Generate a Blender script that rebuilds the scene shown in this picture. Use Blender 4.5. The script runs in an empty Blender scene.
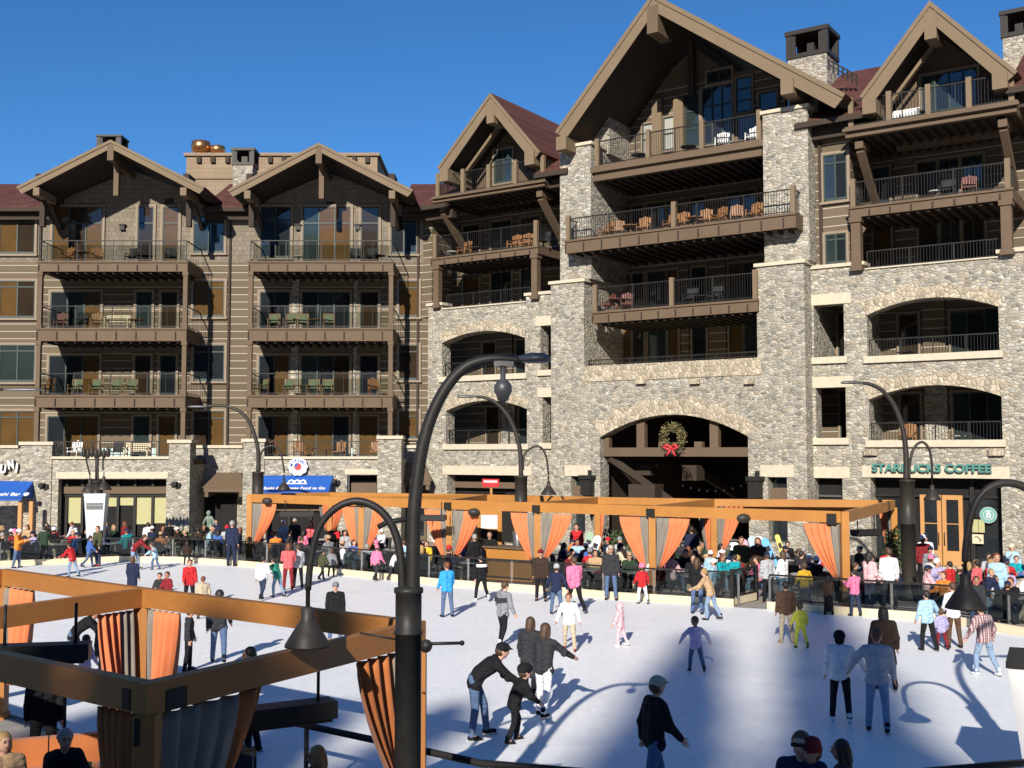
import bpy, math, random
from mathutils import Vector, Matrix, Euler, Quaternion
RND = random.Random(7)
sc = bpy.context.scene
COL = sc.collection
F = 1120.0; PITCH = math.atan(69 / F); CH = 5.0
R = math.radians

# ---------------------------------------------------------------- pixel -> world measuring helpers
def ray(x, y):
    u = (x - 512) / F; v = (384 - y) / F
    return Vector((u, math.cos(PITCH) - v * math.sin(PITCH), math.sin(PITCH) + v * math.cos(PITCH)))
def at(x, y, Y):
    d = ray(x, y); t = Y / d.y
    return Vector((d.x * t, Y, CH + d.z * t))
def gnd(x, y, z=0.0):
    d = ray(x, y); t = (z - CH) / d.z
    return Vector((d.x * t, d.y * t, z))

class Frame:
    """facade coordinates: s along the wall, n out of it towards the square, z up"""
    def __init__(self, ox, oy, ang):
        self.o = Vector((ox, oy)); self.ang = ang
        self.d = Vector((math.cos(ang), math.sin(ang)))
        self.nn = Vector((math.sin(ang), -math.cos(ang)))
    def px(self, x, y, n=0.0):
        r = ray(x, y); r2 = Vector((r.x, r.y))
        t = (n + self.o.dot(self.nn)) / r2.dot(self.nn)
        p = r2 * t
        return (p - self.o).dot(self.d), CH + r.z * t
    def s(self, x, n=0.0, y=300): return self.px(x, y, n)[0]
    def z(self, x, y, n=0.0): return self.px(x, y, n)[1]
    def world(self, s, n, z):
        p = self.o + self.d * s + self.nn * n
        return Vector((p.x, p.y, z))

# ---------------------------------------------------------------- mesh builder
class MB:
    def __init__(self): self.v = []; self.f = []; self.m = []; self.sm = []
    def add(self, vs, fs, mi=0, smooth=False):
        o = len(self.v); self.v += [tuple(p) for p in vs]
        for f in fs:
            self.f.append([i + o for i in f]); self.m.append(mi); self.sm.append(smooth)
        return self
    def box(self, x0, x1, y0, y1, z0, z1, mi=0, M=None):
        if x0 > x1: x0, x1 = x1, x0
        if y0 > y1: y0, y1 = y1, y0
        if z0 > z1: z0, z1 = z1, z0
        vs = [Vector(p) for p in ((x0,y0,z0),(x1,y0,z0),(x1,y1,z0),(x0,y1,z0),(x0,y0,z1),(x1,y0,z1),(x1,y1,z1),(x0,y1,z1))]
        if M is not None: vs = [M @ p for p in vs]
        return self.add(vs, [(0,3,2,1),(4,5,6,7),(0,1,5,4),(1,2,6,5),(2,3,7,6),(3,0,4,7)], mi)
    def fb(self, s0, s1, n0, n1, z0, z1, mi=0):     # box in facade coordinates
        return self.box(s0, s1, -n1, -n0, z0, z1, mi)
    def prism(self, poly, n0, n1, mi=0):             # poly of (s,z), extruded along n
        if n0 > n1: n0, n1 = n1, n0
        k = len(poly); a = sum(poly[i][0]*poly[(i+1)%k][1]-poly[(i+1)%k][0]*poly[i][1] for i in range(k))
        if a < 0: poly = poly[::-1]
        vs = [(s, -n1, z) for s, z in poly] + [(s, -n0, z) for s, z in poly]
        fs = [list(range(k)), list(range(2*k-1, k-1, -1))]
        for i in range(k):
            j = (i+1) % k; fs.append((j, i, i+k, j+k))
        return self.add(vs, fs, mi)
    def beam(self, a, b, w, h, mi=0, up=Vector((0,0,1))):   # rectangular bar from a to b
        a = Vector(a); b = Vector(b); d = (b - a); L = d.length
        if L < 1e-6: return self
        d /= L; sx = d.cross(up)
        if sx.length < 1e-4: sx = d.cross(Vector((1,0,0)))
        sx.normalize(); u = sx.cross(d)
        M = Matrix((sx, d, u)).transposed().to_4x4(); M.translation = a
        return self.box(-w/2, w/2, 0, L, -h/2, h/2, mi, M)
    def tube(self, pts, rad, n=8, mi=0, smooth=True, caps=True, flat=1.0):
        pts = [Vector(p) for p in pts]
        if not isinstance(rad, (list, tuple)): rad = [rad]*len(pts)
        vs = []; ref = None
        for i, p in enumerate(pts):
            d = (pts[min(i+1, len(pts)-1)] - pts[max(i-1, 0)])
            d = d.normalized() if d.length > 1e-9 else Vector((0,0,1))
            if ref is None:
                ref = d.cross(Vector((0,0,1)))
                if ref.length < 1e-3: ref = Vector((1,0,0))
            ref = (ref - d*ref.dot(d)).normalized(); w = d.cross(ref)
            for k in range(n):
                a = 2*math.pi*k/n
                vs.append(p + (ref*math.cos(a)*flat + w*math.sin(a))*rad[i])
        fs = []
        for i in range(len(pts)-1):
            for k in range(n):
                k2 = (k+1) % n
                fs.append((i*n+k, i*n+k2, (i+1)*n+k2, (i+1)*n+k))
        if caps:
            fs.append(list(range(n-1, -1, -1))); fs.append([(len(pts)-1)*n+k for k in range(n)])
        return self.add(vs, fs, mi, smooth)
    def lathe(self, prof, c=(0,0,0), n=16, mi=0, smooth=True, M=None):
        c = Vector(c); vs = []
        for r, z in prof:
            for k in range(n):
                a = 2*math.pi*k/n; vs.append(Vector((r*math.cos(a), r*math.sin(a), z)))
        vs = [(M @ p if M is not None else p) + c for p in vs]
        fs = []
        for i in range(len(prof)-1):
            for k in range(n):
                k2 = (k+1) % n; fs.append((i*n+k, i*n+k2, (i+1)*n+k2, (i+1)*n+k))
        fs.append(list(range(n-1,-1,-1))); fs.append([(len(prof)-1)*n+k for k in range(n)])
        return self.add(vs, fs, mi, smooth)
    def ball(self, c, r, n=10, mi=0, sc3=(1,1,1)):
        prof = [(max(1e-4, math.sin(math.pi*i/(n//2+1)))*1.0, -math.cos(math.pi*i/(n//2+1))) for i in range(n//2+2)]
        M = Matrix.Diagonal((r*sc3[0], r*sc3[1], r*sc3[2])).to_4x4()
        return self.lathe(prof, c, n, mi, True, M)
    def mesh(self, name, mats):
        me = bpy.data.meshes.new(name); me.from_pydata(self.v, [], self.f)
        for m in mats: me.materials.append(m)
        me.polygons.foreach_set('material_index', self.m)
        me.polygons.foreach_set('use_smooth', self.sm); me.update()
        return me

def link(name, data, parent=None, loc=None, rz=None):
    o = bpy.data.objects.new(name, data); COL.objects.link(o)
    if parent: o.parent = parent
    if loc is not None: o.location = loc
    if rz is not None: o.rotation_euler = (0, 0, rz)
    return o
def obj(name, mb, mats, parent=None, loc=None, rz=None):
    if not isinstance(mats, (list, tuple)): mats = [mats]
    return link(name, mb.mesh(name, mats), parent, loc, rz)
LABELS = {}
def tag(o, label, cat, group=None):
    o['label'] = label; o['category'] = cat
    if group: o['group'] = group
    LABELS.setdefault(label, []).append(o.name)
    return o
def thing(name, label, cat, loc=(0,0,0), rz=0.0, group=None):
    o = link(name, None, None, loc, rz); o.empty_display_size = .2
    return tag(o, label, cat, group)
def struct(o): o['kind'] = 'structure'; return o
def copy_tree(o, parent=None):
    c = o.copy(); COL.objects.link(c)
    if parent: c.parent = parent
    for ch in list(o.children): copy_tree(ch, c)
    return c
def center(mb, c):            # shift a builder's vertices so that c becomes the origin
    mb.v = [(p[0]-c[0], p[1]-c[1], p[2]-c[2]) for p in mb.v]; return mb

# ---------------------------------------------------------------- materials
def lin(c): return tuple((x/12.92 if x <= .04045 else ((x+.055)/1.055)**2.4) for x in c)
def hexc(h): h = h.lstrip('#'); return lin(tuple(int(h[i:i+2], 16)/255 for i in (0,2,4)))
MATS = {}
class NT:
    def __init__(self, name):
        self.m = bpy.data.materials.new(name); self.m.use_nodes = True
        self.t = self.m.node_tree; self.b = self.t.nodes['Principled BSDF']; MATS[name] = self.m
        self._tc = None
    def n(self, typ, **kw):
        nd = self.t.nodes.new('ShaderNode' + typ)
        for k, v in kw.items():
            if k in nd.inputs: self.set(nd.inputs[k], v)
            else: setattr(nd, k, v)
        return nd
    def set(self, sock, v):
        if hasattr(v, 'is_output'): self.t.links.new(v, sock)
        else:
            if sock.type == 'RGBA' and len(v) == 3: v = (*v, 1)
            sock.default_value = v
    def p(self, **kw):
        for k, v in kw.items(): self.set(self.b.inputs[k.replace('_', ' ')], v)
    @property
    def oc(self):
        if not self._tc: self._tc = self.n('TexCoord')
        return self._tc.outputs['Object']
    def scale(self, sx, sy, sz):
        return self.n('Mapping', Vector=self.oc, Scale=(sx, sy, sz)).outputs[0]
    def math(self, op, a, b=0.0, c=None):
        nd = self.n('Math', operation=op); self.set(nd.inputs[0], a); self.set(nd.inputs[1], b)
        if c is not None: self.set(nd.inputs[2], c)
        return nd.outputs[0]
    def mix(self, f, a, b, blend='MIX'):
        nd = self.n('Mix', data_type='RGBA', blend_type=blend)
        self.set(nd.inputs[0], f); self.set(nd.inputs[6], a); self.set(nd.inputs[7], b)
        return nd.outputs[2]
    def noise(self, scale=5.0, detail=3.0, vec=None, rough=.5):
        nd = self.n('TexNoise', Scale=scale, Detail=detail, Roughness=rough)
        self.set(nd.inputs['Vector'], vec if vec is not None else self.oc); return nd.outputs['Fac']
    def ramp(self, fac, stops):
        nd = self.n('ValToRGB'); self.set(nd.inputs[0], fac); e = nd.color_ramp.elements
        while len(e) < len(stops): e.new(.5)
        for el, (pos, c) in zip(e, stops): el.position = pos; el.color = (*c, 1)
        return nd.outputs[0]
    def bump(self, h, strength=.5, dist=.05):
        nd = self.n('Bump', Strength=strength, Distance=dist); self.set(nd.inputs['Height'], h)
        self.t.links.new(nd.outputs[0], self.b.inputs['Normal'])

def plain(name, c, rough=.6, var=.12, nscale=6.0, metal=0.0, spec=.4, bump=0.0):
    t = NT(name); nz = t.noise(nscale, 4)
    col = t.mix(nz, tuple(x*(1-var*1.6) for x in c), tuple(min(1, x*(1+var*1.6)) for x in c))
    t.p(Base_Color=col, Roughness=rough, Metallic=metal, Specular_IOR_Level=spec)
    if bump: t.bump(t.noise(nscale*6, 3), bump, .02)
    return t.m

def make_stone(name, sx, sy, sz, stops, mortar, mfac=.06):
    t = NT(name)
    warp = t.n('TexNoise', Scale=1.7, Detail=2); t.set(warp.inputs['Vector'], t.oc)
    vec = t.n('Mapping', Scale=(sx, sy, sz)); add = t.n('VectorMath', operation='ADD')
    wm = t.n('VectorMath', operation='SCALE'); t.set(wm.inputs[0], warp.outputs['Color']); wm.inputs['Scale'].default_value = .22
    t.set(add.inputs[0], t.oc); t.set(add.inputs[1], wm.outputs[0]); t.set(vec.inputs['Vector'], add.outputs[0])
    v1 = t.n('TexVoronoi', feature='F1', Randomness=.85); t.set(v1.inputs['Vector'], vec.outputs[0])
    v2 = t.n('TexVoronoi', feature='DISTANCE_TO_EDGE', Randomness=.85); t.set(v2.inputs['Vector'], vec.outputs[0])
    sep = t.n('SeparateColor'); t.set(sep.inputs[0], v1.outputs['Color'])
    col = t.ramp(sep.outputs[0], stops)
    fine = t.noise(14, 5); col = t.mix(.35, col, t.mix(fine, (.12,.11,.1), (.75,.72,.66)), 'OVERLAY')
    big = t.noise(.35, 3); col = t.mix(t.math('MULTIPLY', big, .35), col, (.42,.38,.31))
    dim = t.math('MULTIPLY_ADD', sep.outputs[1], .52, .62)
    col = t.mix(1.0, col, t.n('CombineColor', Red=dim, Green=dim, Blue=dim).outputs[0], 'MULTIPLY')
    edge = t.math('LESS_THAN', v1.outputs['Distance'], .52)
    mort = t.math('GREATER_THAN', t.math('MULTIPLY', v2.outputs['Distance'], 1.0), mfac)
    col = t.mix(mort, mortar, col)
    t.p(Base_Color=col, Roughness=.85, Specular_IOR_Level=.25)
    h = t.math('MINIMUM', t.math('MULTIPLY', v2.outputs['Distance'], 5.0), 1.0)
    h = t.math('ADD', t.math('MULTIPLY', h, .7), t.math('ADD', t.math('MULTIPLY', sep.outputs[2], .5), t.math('MULTIPLY', fine, .3)))
    t.bump(h, .7, .08)
    return t.m
make_stone('rubble_stone', .85, .85, 1.55,
    [(0,(.22,.215,.195)),(.14,(.35,.34,.30)),(.32,(.48,.455,.39)),(.48,(.40,.375,.32)),(.6,(.55,.495,.39)),(.7,(.39,.33,.25)),(.8,(.53,.495,.415)),(.9,(.42,.42,.385)),(1,(.66,.62,.54))], (.47,.435,.365), .03)
make_stone('cut_stone', 1.0, 1.0, .8,
    [(0,(.50,.44,.33)),(.5,(.58,.50,.385)),(.8,(.50,.42,.29)),(1,(.62,.56,.45))], (.46,.41,.32), .02)

def siding(name, c0, c1, chink, pitch=.43, frac=.09):
    t = NT(name); sp = t.n('SeparateXYZ'); t.set(sp.inputs[0], t.oc)
    fr = t.math('FRACT', t.math('DIVIDE', sp.outputs[2], pitch))
    row = t.math('FLOOR', t.math('DIVIDE', sp.outputs[2], pitch))
    line = t.math('LESS_THAN', fr, frac)
    gr = t.noise(3.0, 5, t.scale(.6, .6, 14))
    wn = t.n('TexWhiteNoise', noise_dimensions='1D'); t.set(wn.inputs['W'], row)
    f = t.math('MULTIPLY_ADD', wn.outputs['Value'], .45, t.math('MULTIPLY', gr, .6))
    col = t.mix(f, c0, c1); col = t.mix(line, col, chink)
    t.p(Base_Color=col, Roughness=.8, Specular_IOR_Level=.25)
    t.bump(t.math('ADD', t.math('MULTIPLY', t.math('SUBTRACT', 1.0, line), 1.0), t.math('MULTIPLY', gr, .3)), .8, .05)
    return t.m
siding('log_siding', (.095,.072,.046), (.18,.138,.092), (.52,.48,.40))
def shingle(name, c0, c1, w, h, mort):
    t = NT(name)
    sp = t.n('SeparateXYZ'); t.set(sp.inputs[0], t.oc)
    cb = t.n('CombineXYZ'); t.set(cb.inputs[0], sp.outputs[0]); t.set(cb.inputs[1], sp.outputs[2])
    br = t.n('TexBrick', Scale=1.0, offset=.5); t.set(br.inputs['Vector'], cb.outputs[0])
    br.inputs['Brick Width'].default_value = w; br.inputs['Row Height'].default_value = h
    br.inputs['Mortar Size'].default_value = .012; br.inputs['Bias'].default_value = 0
    t.set(br.inputs['Color1'], c0); t.set(br.inputs['Color2'], c1); t.set(br.inputs['Mortar'], mort)
    nz = t.noise(1.2, 4); col = t.mix(t.math('MULTIPLY', nz, .5), br.outputs[0], tuple(x*.6 for x in c0))
    t.p(Base_Color=col, Roughness=.85, Specular_IOR_Level=.2)
    t.bump(br.outputs['Fac'], -.5, .03)
    return t.m
shingle('wall_shingle', (.20,.17,.13), (.27,.23,.18), .3, .28, (.12,.1,.08))
shingle('roof_shingle', (.095,.036,.03), (.14,.058,.046), .5, .22, (.04,.018,.015))
shingle('tan_cladding', (.30,.22,.15), (.34,.26,.18), 2.2, .3, (.2,.15,.1))
def wood(name, c0, c1, rough=.55, sc3=(2.5,2.5,25), coat=0.0):
    t = NT(name); g = t.noise(2.0, 6, t.scale(*sc3), .65); b = t.noise(.9, 3)
    f = t.math('MULTIPLY_ADD', b, .5, t.math('MULTIPLY', g, .6))
    t.p(Base_Color=t.mix(f, c0, c1), Roughness=rough, Specular_IOR_Level=.35, Coat_Weight=coat, Coat_Roughness=.3)
    t.bump(g, .25, .01); return t.m
wood('brown_timber', (.085,.056,.034), (.17,.118,.075), .75)
wood('pale_timber', (.135,.096,.058), (.235,.172,.108), .75)
wood('amber_wood', (.26,.10,.02), (.57,.26,.065), .45, (3,3,12), .15)
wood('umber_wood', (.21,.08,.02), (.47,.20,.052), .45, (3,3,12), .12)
wood('dark_timber', (.03,.021,.016), (.06,.042,.03), .8)
wood('oak_door', (.42,.20,.07), (.58,.31,.12), .5)
plain('limestone', (.55,.49,.375), .85, .12, 4, bump=.3)
plain('black_metal', (.021,.02,.019), .5, .3, 9, 0, .28)
plain('bronze_metal', (.034,.029,.025), .5, .25, 9, 0, .3)
plain('grey_metal', (.16,.16,.16), .45, .2, 9, .5)
plain('steel', (.5,.5,.5), .3, .1, 9, .9)
plain('copper', (.62,.30,.12), .3, .3, 5, .9)
plain('window_trim', (.26,.20,.14), .7, .1)
plain('green_frame', (.04,.06,.055), .5, .15)
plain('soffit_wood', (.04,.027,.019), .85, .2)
plain('blind_green', (.42,.40,.20), .6, .06)
plain('dark_interior', (.012,.011,.011), .9, .2)
plain('blue_canvas', (.016,.10,.43), .75, .1, 5)
plain('white_paint', (.78,.78,.77), .5, .04)
plain('cream_board', (.66,.555,.38), .55, .08, 2)
plain('pale_blue_board', (.60,.68,.74), .45, .05)
plain('teal_paint', (.085,.24,.21), .45, .1)
plain('logo_green', (.16,.36,.32), .45, .08)
plain('red_paint', (.55,.04,.05), .5, .1)
plain('green_sling', (.15,.19,.11), .8, .15)
plain('orange_wood', (.30,.145,.058), .55, .2)
plain('red_furniture', (.17,.05,.035), .55, .2)
plain('leaf_green', (.055,.085,.03), .75, .5, 9)
plain('needle_green', (.03,.05,.022), .8, .5, 6)
plain('bark', (.11,.075,.05), .9, .3)
plain('wreath_leaf', (.27,.21,.095), .85, .5, 15)
plain('verdigris', (.19,.25,.2), .6, .3)
plain('paver', (.30,.275,.25), .9, .2, 2.5, bump=.3)
plain('grey_stone', (.34,.33,.31), .9, .25, 3, bump=.4)
plain('dark_fabric', (.03,.03,.034), .9, .3)
def pane(name, c, rough=.06, blind=None):
    t = NT(name); nz = t.noise(.8, 3)
    col = t.mix(nz, tuple(x*.6 for x in c), tuple(x*1.3 for x in c))
    t.p(Base_Color=col, Roughness=rough, Specular_IOR_Level=.5, Coat_Weight=.6, Coat_Roughness=.03)
    t.bump(t.noise(.6, 2), .06, .05)
    return t.m
pane('pane_dark', (.018,.022,.026)); pane('pane_blue', (.03,.05,.075)); pane('pane_tan', (.11,.062,.022), .1); pane('pane_pale', (.42,.42,.38), .3)
pane('pane_rose', (.035,.024,.015), .1); pane('pane_teal', (.03,.042,.04))
def fabric(name, c, rough=.9, folds=False):
    t = NT(name); nz = t.noise(3, 4); w = t.noise(60, 2)
    t.p(Base_Color=t.mix(nz, tuple(x*.8 for x in c), tuple(min(1,x*1.15) for x in c)), Roughness=rough, Specular_IOR_Level=.15,
        Sheen_Weight=.15)
    t.bump(w, .15, .004); return t.m
fabric('orange_cloth', (.66,.215,.09)); fabric('grey_cloth', (.235,.21,.18)); fabric('rust_and_shade_cloth', (.45,.15,.05))  # rust tone: sofa cover, and near curtains with shade put into the orange
def cloth_obj():
    t = NT('clothing'); oi = t.n('ObjectInfo'); nz = t.noise(7, 4); w = t.noise(4, 3, t.scale(1.2,1.2,3.0))
    f = t.math('MULTIPLY_ADD', nz, .4, .8)
    t.p(Base_Color=t.mix(1.0, oi.outputs['Color'], t.n('CombineColor', Red=f, Green=f, Blue=f).outputs[0], 'MULTIPLY'), Roughness=.85, Specular_IOR_Level=.2)
    t.bump(t.math('ADD', w, t.math('MULTIPLY', nz, .5)), .85, .09); return t.m
cloth_obj()
def skin_obj():
    t = NT('skin'); oi = t.n('ObjectInfo'); nz = t.noise(20, 3)
    t.p(Base_Color=t.mix(t.math('MULTIPLY', nz, .25), oi.outputs['Color'], (.35,.12,.08)), Roughness=.55, Specular_IOR_Level=.35); return t.m
skin_obj()
def hair_obj():
    t = NT('hair'); oi = t.n('ObjectInfo'); w = t.noise(6, 4, t.scale(8,8,1.5))
    f = t.math('MULTIPLY_ADD', w, .9, .5)
    t.p(Base_Color=t.mix(1.0, oi.outputs['Color'], t.n('CombineColor', Red=f, Green=f, Blue=f).outputs[0], 'MULTIPLY'), Roughness=.55); t.bump(w, .5, .02); return t.m
hair_obj()
def plaid_obj():
    t = NT('plaid'); w1 = t.n('TexWave', Scale=5.0, bands_direction='X'); w2 = t.n('TexWave', Scale=5.0, bands_direction='Z')
    t.set(w1.inputs['Vector'], t.oc); t.set(w2.inputs['Vector'], t.oc)
    c = t.mix(w1.outputs['Fac'], (.08,.06,.07), (.62,.52,.5)); c = t.mix(t.math('MULTIPLY', w2.outputs['Fac'], .5), c, (.3,.05,.08))
    t.p(Base_Color=c, Roughness=.9); return t.m
plaid_obj()
def ice_mat():
    t = NT('ice')
    sc1 = t.noise(1.0, 6, t.scale(1.6, 9, 1), .7); sc2 = t.noise(1.0, 6, t.scale(7, 1.3, 1), .7); big = t.noise(.16, 4)
    f = t.math('ADD', t.math('MULTIPLY', sc1, .5), t.math('MULTIPLY', sc2, .5))
    col = t.mix(t.ramp(f, [(.32,(0,0,0)),(.68,(1,1,1))]), (.80,.81,.82), (.98,.98,.975))
    w1 = t.n('TexVoronoi', feature='DISTANCE_TO_EDGE', Scale=.55); t.set(w1.inputs['Vector'], t.scale(1, 1.6, 1)); cut = t.math('LESS_THAN', w1.outputs['Distance'], .012)
    col = t.mix(t.math('MULTIPLY', cut, .35), col, (.98,.98,.98)); col = t.mix(t.math('MULTIPLY', t.math('GREATER_THAN', big, .52), .3), col, (.76,.79,.82))
    t.p(Base_Color=col, Roughness=t.math('MULTIPLY_ADD', f, .5, .25), Specular_IOR_Level=.3)
    t.bump(f, .5, .02); return t.m
ice_mat()
def glass_mat(name, tint, gl):
    t = NT(name); tr = t.n('BsdfTransparent', Color=tint); g = t.n('BsdfGlossy', Roughness=.03)
    fr = t.n('LayerWeight', Blend=.5); mx = t.n('MixShader'); t.set(mx.inputs[0], t.math('MULTIPLY_ADD', t.math('POWER', fr.outputs['Facing'], 4.0), .5*gl, .045*gl))
    t.t.links.new(tr.outputs[0], mx.inputs[1]); t.t.links.new(g.outputs[0], mx.inputs[2])
    t.t.links.new(mx.outputs[0], t.t.nodes['Material Output'].inputs['Surface']); return t.m
glass_mat('fence_glass', (.50,.55,.54), 1.0); glass_mat('rail_glass', (.74,.76,.73), .35)
G = MATS
# ================================================================ building helpers
PANES = ['pane_dark', 'pane_tan', 'pane_rose', 'pane_teal', 'pane_blue']
def window(parent, s0, s1, z0, z1, n, cols, rows=1, kinds=None, trim=.13, sash=.06, tm='window_trim', fm='green_frame', transom=None, name='window'):
    """trim frame standing proud of the wall, mullions, and panes set back inside it"""
    if s0 > s1: s0, s1 = s1, s0
    w = MB()
    w.fb(s0-trim, s0, n, n+.11, z0-trim*.6, z1+trim); w.fb(s1, s1+trim, n, n+.11, z0-trim*.6, z1+trim)
    w.fb(s0, s1, n, n+.11, z1, z1+trim); w.fb(s0-trim*1.3, s1+trim*1.3, n, n+.16, z0-trim*1.5, z0-trim*.6-.002)
    cw = (s1-s0)/cols
    w.fb(s0, s0+sash, n+.004, n+.08, z0, z1, 1); w.fb(s1-sash, s1, n+.004, n+.08, z0, z1, 1)
    for c in range(1, cols): w.fb(s0+c*cw-sash*.6, s0+c*cw+sash*.6, n+.004, n+.08, z0, z1, 1)
    w.fb(s0+sash, s1-sash, n+.004, n+.078, z1-sash, z1, 1); w.fb(s0+sash, s1-sash, n+.004, n+.078, z0-trim*.6, z0+sash, 1)
    zr = [z0 + (z1-z0)*k/rows for k in range(1, rows)]
    if transom: zr.append(z1-(z1-z0)*transom)
    for q in zr: w.fb(s0+sash, s1-sash, n+.004, n+.074, q-.035, q+.035, 1)
    o = obj(name, w, [G[tm], G[fm]], parent)
    for c in range(cols):
        k = (kinds[c % len(kinds)] if kinds else RND.choice(PANES))
        p = MB(); p.fb(s0+c*cw+.02, s0+(c+1)*cw-.02, n+.006, n+.03, z0+.02, z1-.02)
        obj('pane', p, G[k], o)
    return o
def railing(parent, s0, s1, z0, h, n, post=2.0, glass=False, ret=0.0, posts_wood=0.0, gap=.13, name='railing'):
    if s0 > s1: s0, s1 = s1, s0
    m = MB()
    m.fb(s0, s1, n-.03, n+.03, z0+h-.05, z0+h); m.fb(s0, s1, n-.02, n+.02, z0+.08, z0+.12)
    k = max(1, round((s1-s0)/post))
    for i in range(k+1):
        x = s0+(s1-s0)*i/k; w = .025
        m.fb(x-w, x+w, n-.025, n+.025, z0, z0+h-.05)
    c = int((s1-s0)/gap)
    for i in range(1, c): x = s0+(s1-s0)*i/c; m.fb(x-.009, x+.009, n-.009, n+.009, z0+.12, z0+h-.05)
    if ret:
        for x in (s0, s1):
            m.fb(x-.025, x+.025, n-ret, n-.03, z0+h-.05, z0+h); m.fb(x-.02, x+.02, n-ret, n-.03, z0+.08, z0+.12)
            for j in range(1, int(ret/gap)): m.fb(x-.009, x+.009, n-ret+j*gap-.009, n-ret+j*gap+.009, z0+.12, z0+h-.05)
    o = obj(name, m, G['black_metal'], parent)
    if posts_wood:
        k = max(1, round((s1-s0)/posts_wood))
        for i in range(k+1):
            x = s0+(s1-s0)*i/k; p = MB(); p.fb(x-.11, x+.11, n-.1, n+.12, z0-.05, z0+h+.12)
            obj('railing_post', p, G['pale_timber'], parent)
    return o
def deck(parent, s0, s1, n0, n1, zt, zb, joists=8, name='balcony_deck', ledge=False):
    if s0 > s1: s0, s1 = s1, s0
    m = MB(); th = zt-zb
    m.fb(s0+.05, s1-.05, n0, n1-.12, zb+.06, zt-.02, 1)
    m.fb(s0, s1, n1-.12, n1, zb, zt); m.fb(s0, s0+.1, n0, n1-.12, zb, zt); m.fb(s1-.1, s1, n0, n1-.12, zb, zt)
    m.fb(s0-.05, s1+.05, n1+.002, n1+.07, zt-.1, zt+.003)
    if ledge: m.fb(s0-.12, s1+.12, n1+.002, n1+.2, zb+th*.55, zt-.102); m.fb(s0-.02, s1+.02, n1+.002, n1+.1, zb+.02, zb+th*.3)
    else:
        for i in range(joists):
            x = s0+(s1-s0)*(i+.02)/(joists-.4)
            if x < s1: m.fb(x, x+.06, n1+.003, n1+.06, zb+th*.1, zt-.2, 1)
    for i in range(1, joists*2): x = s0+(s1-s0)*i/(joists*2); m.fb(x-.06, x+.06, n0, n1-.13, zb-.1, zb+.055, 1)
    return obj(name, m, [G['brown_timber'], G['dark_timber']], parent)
def post(parent, s, n, z0, z1, w=.24, mat='brown_timber', name='balcony_post'):
    m = MB(); m.fb(s-w/2, s+w/2, n-w/2, n+w/2, z0, z1)
    m.fb(s-w*.66, s+w*.66, n-w*.66, n+w*.66, z0-.002, z0+.2); m.fb(s-w*.66, s+w*.66, n-w*.66, n+w*.66, z1-.22, z1-.002)
    return obj(name, m, G[mat], parent)
def wall_row(m, s0, s1, z0, z1, n0, n1, ops=(), mi=0):
    x = s0
    for a, b, za, zb, rise in sorted(ops):
        m.fb(x, a, n0, n1, z0, z1, mi)
        if za > z0: m.fb(a, b, n0, n1, z0, za, mi)
        if rise > 0:
            arc = [(a+(b-a)*k/14, zb+rise*(1-(2*k/14-1)**2)) for k in range(15)]
            m.prism([(a, z1)]+[(p[0], p[1]) for p in arc]+[(b, z1)], n0, n1, mi)
        else: m.fb(a, b, n0, n1, zb, z1, mi)
        x = b
    m.fb(x, s1, n0, n1, z0, z1, mi)
def arch_trim(parent, a, b, zb, rise, n, w=.5, k=13, name='arch_trim'):
    m = MB(); rr = random.Random(int(a*100))
    f = lambda t: (a+(b-a)*t, zb+rise*(1-(2*t-1)**2))
    def nor(t):
        dx = (b-a); dz = -rise*2*(2*t-1)*2; L = math.hypot(dx, dz); return (-dz/L, dx/L)
    for i in range(k):
        t0 = i/k; t1 = (i+1)/k; e = w*rr.uniform(.8, 1.3)
        p0, p1 = f(t0), f(t1); q0, q1 = nor(t0), nor(t1); g = .004
        m.prism([(p0[0]+g, p0[1]+.003), (p1[0]-g, p1[1]+.003), (p1[0]+q1[0]*e-g, p1[1]+q1[1]*e), (p0[0]+q0[0]*e+g, p0[1]+q0[1]*e)], n+.002, n+.03+.02*rr.random())
    return obj(name, m, G['cut_stone'], parent)
def slab(parent, name, mat, *a):
    m = MB(); m.fb(*a); return obj(name, m, G[mat], parent)
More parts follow.
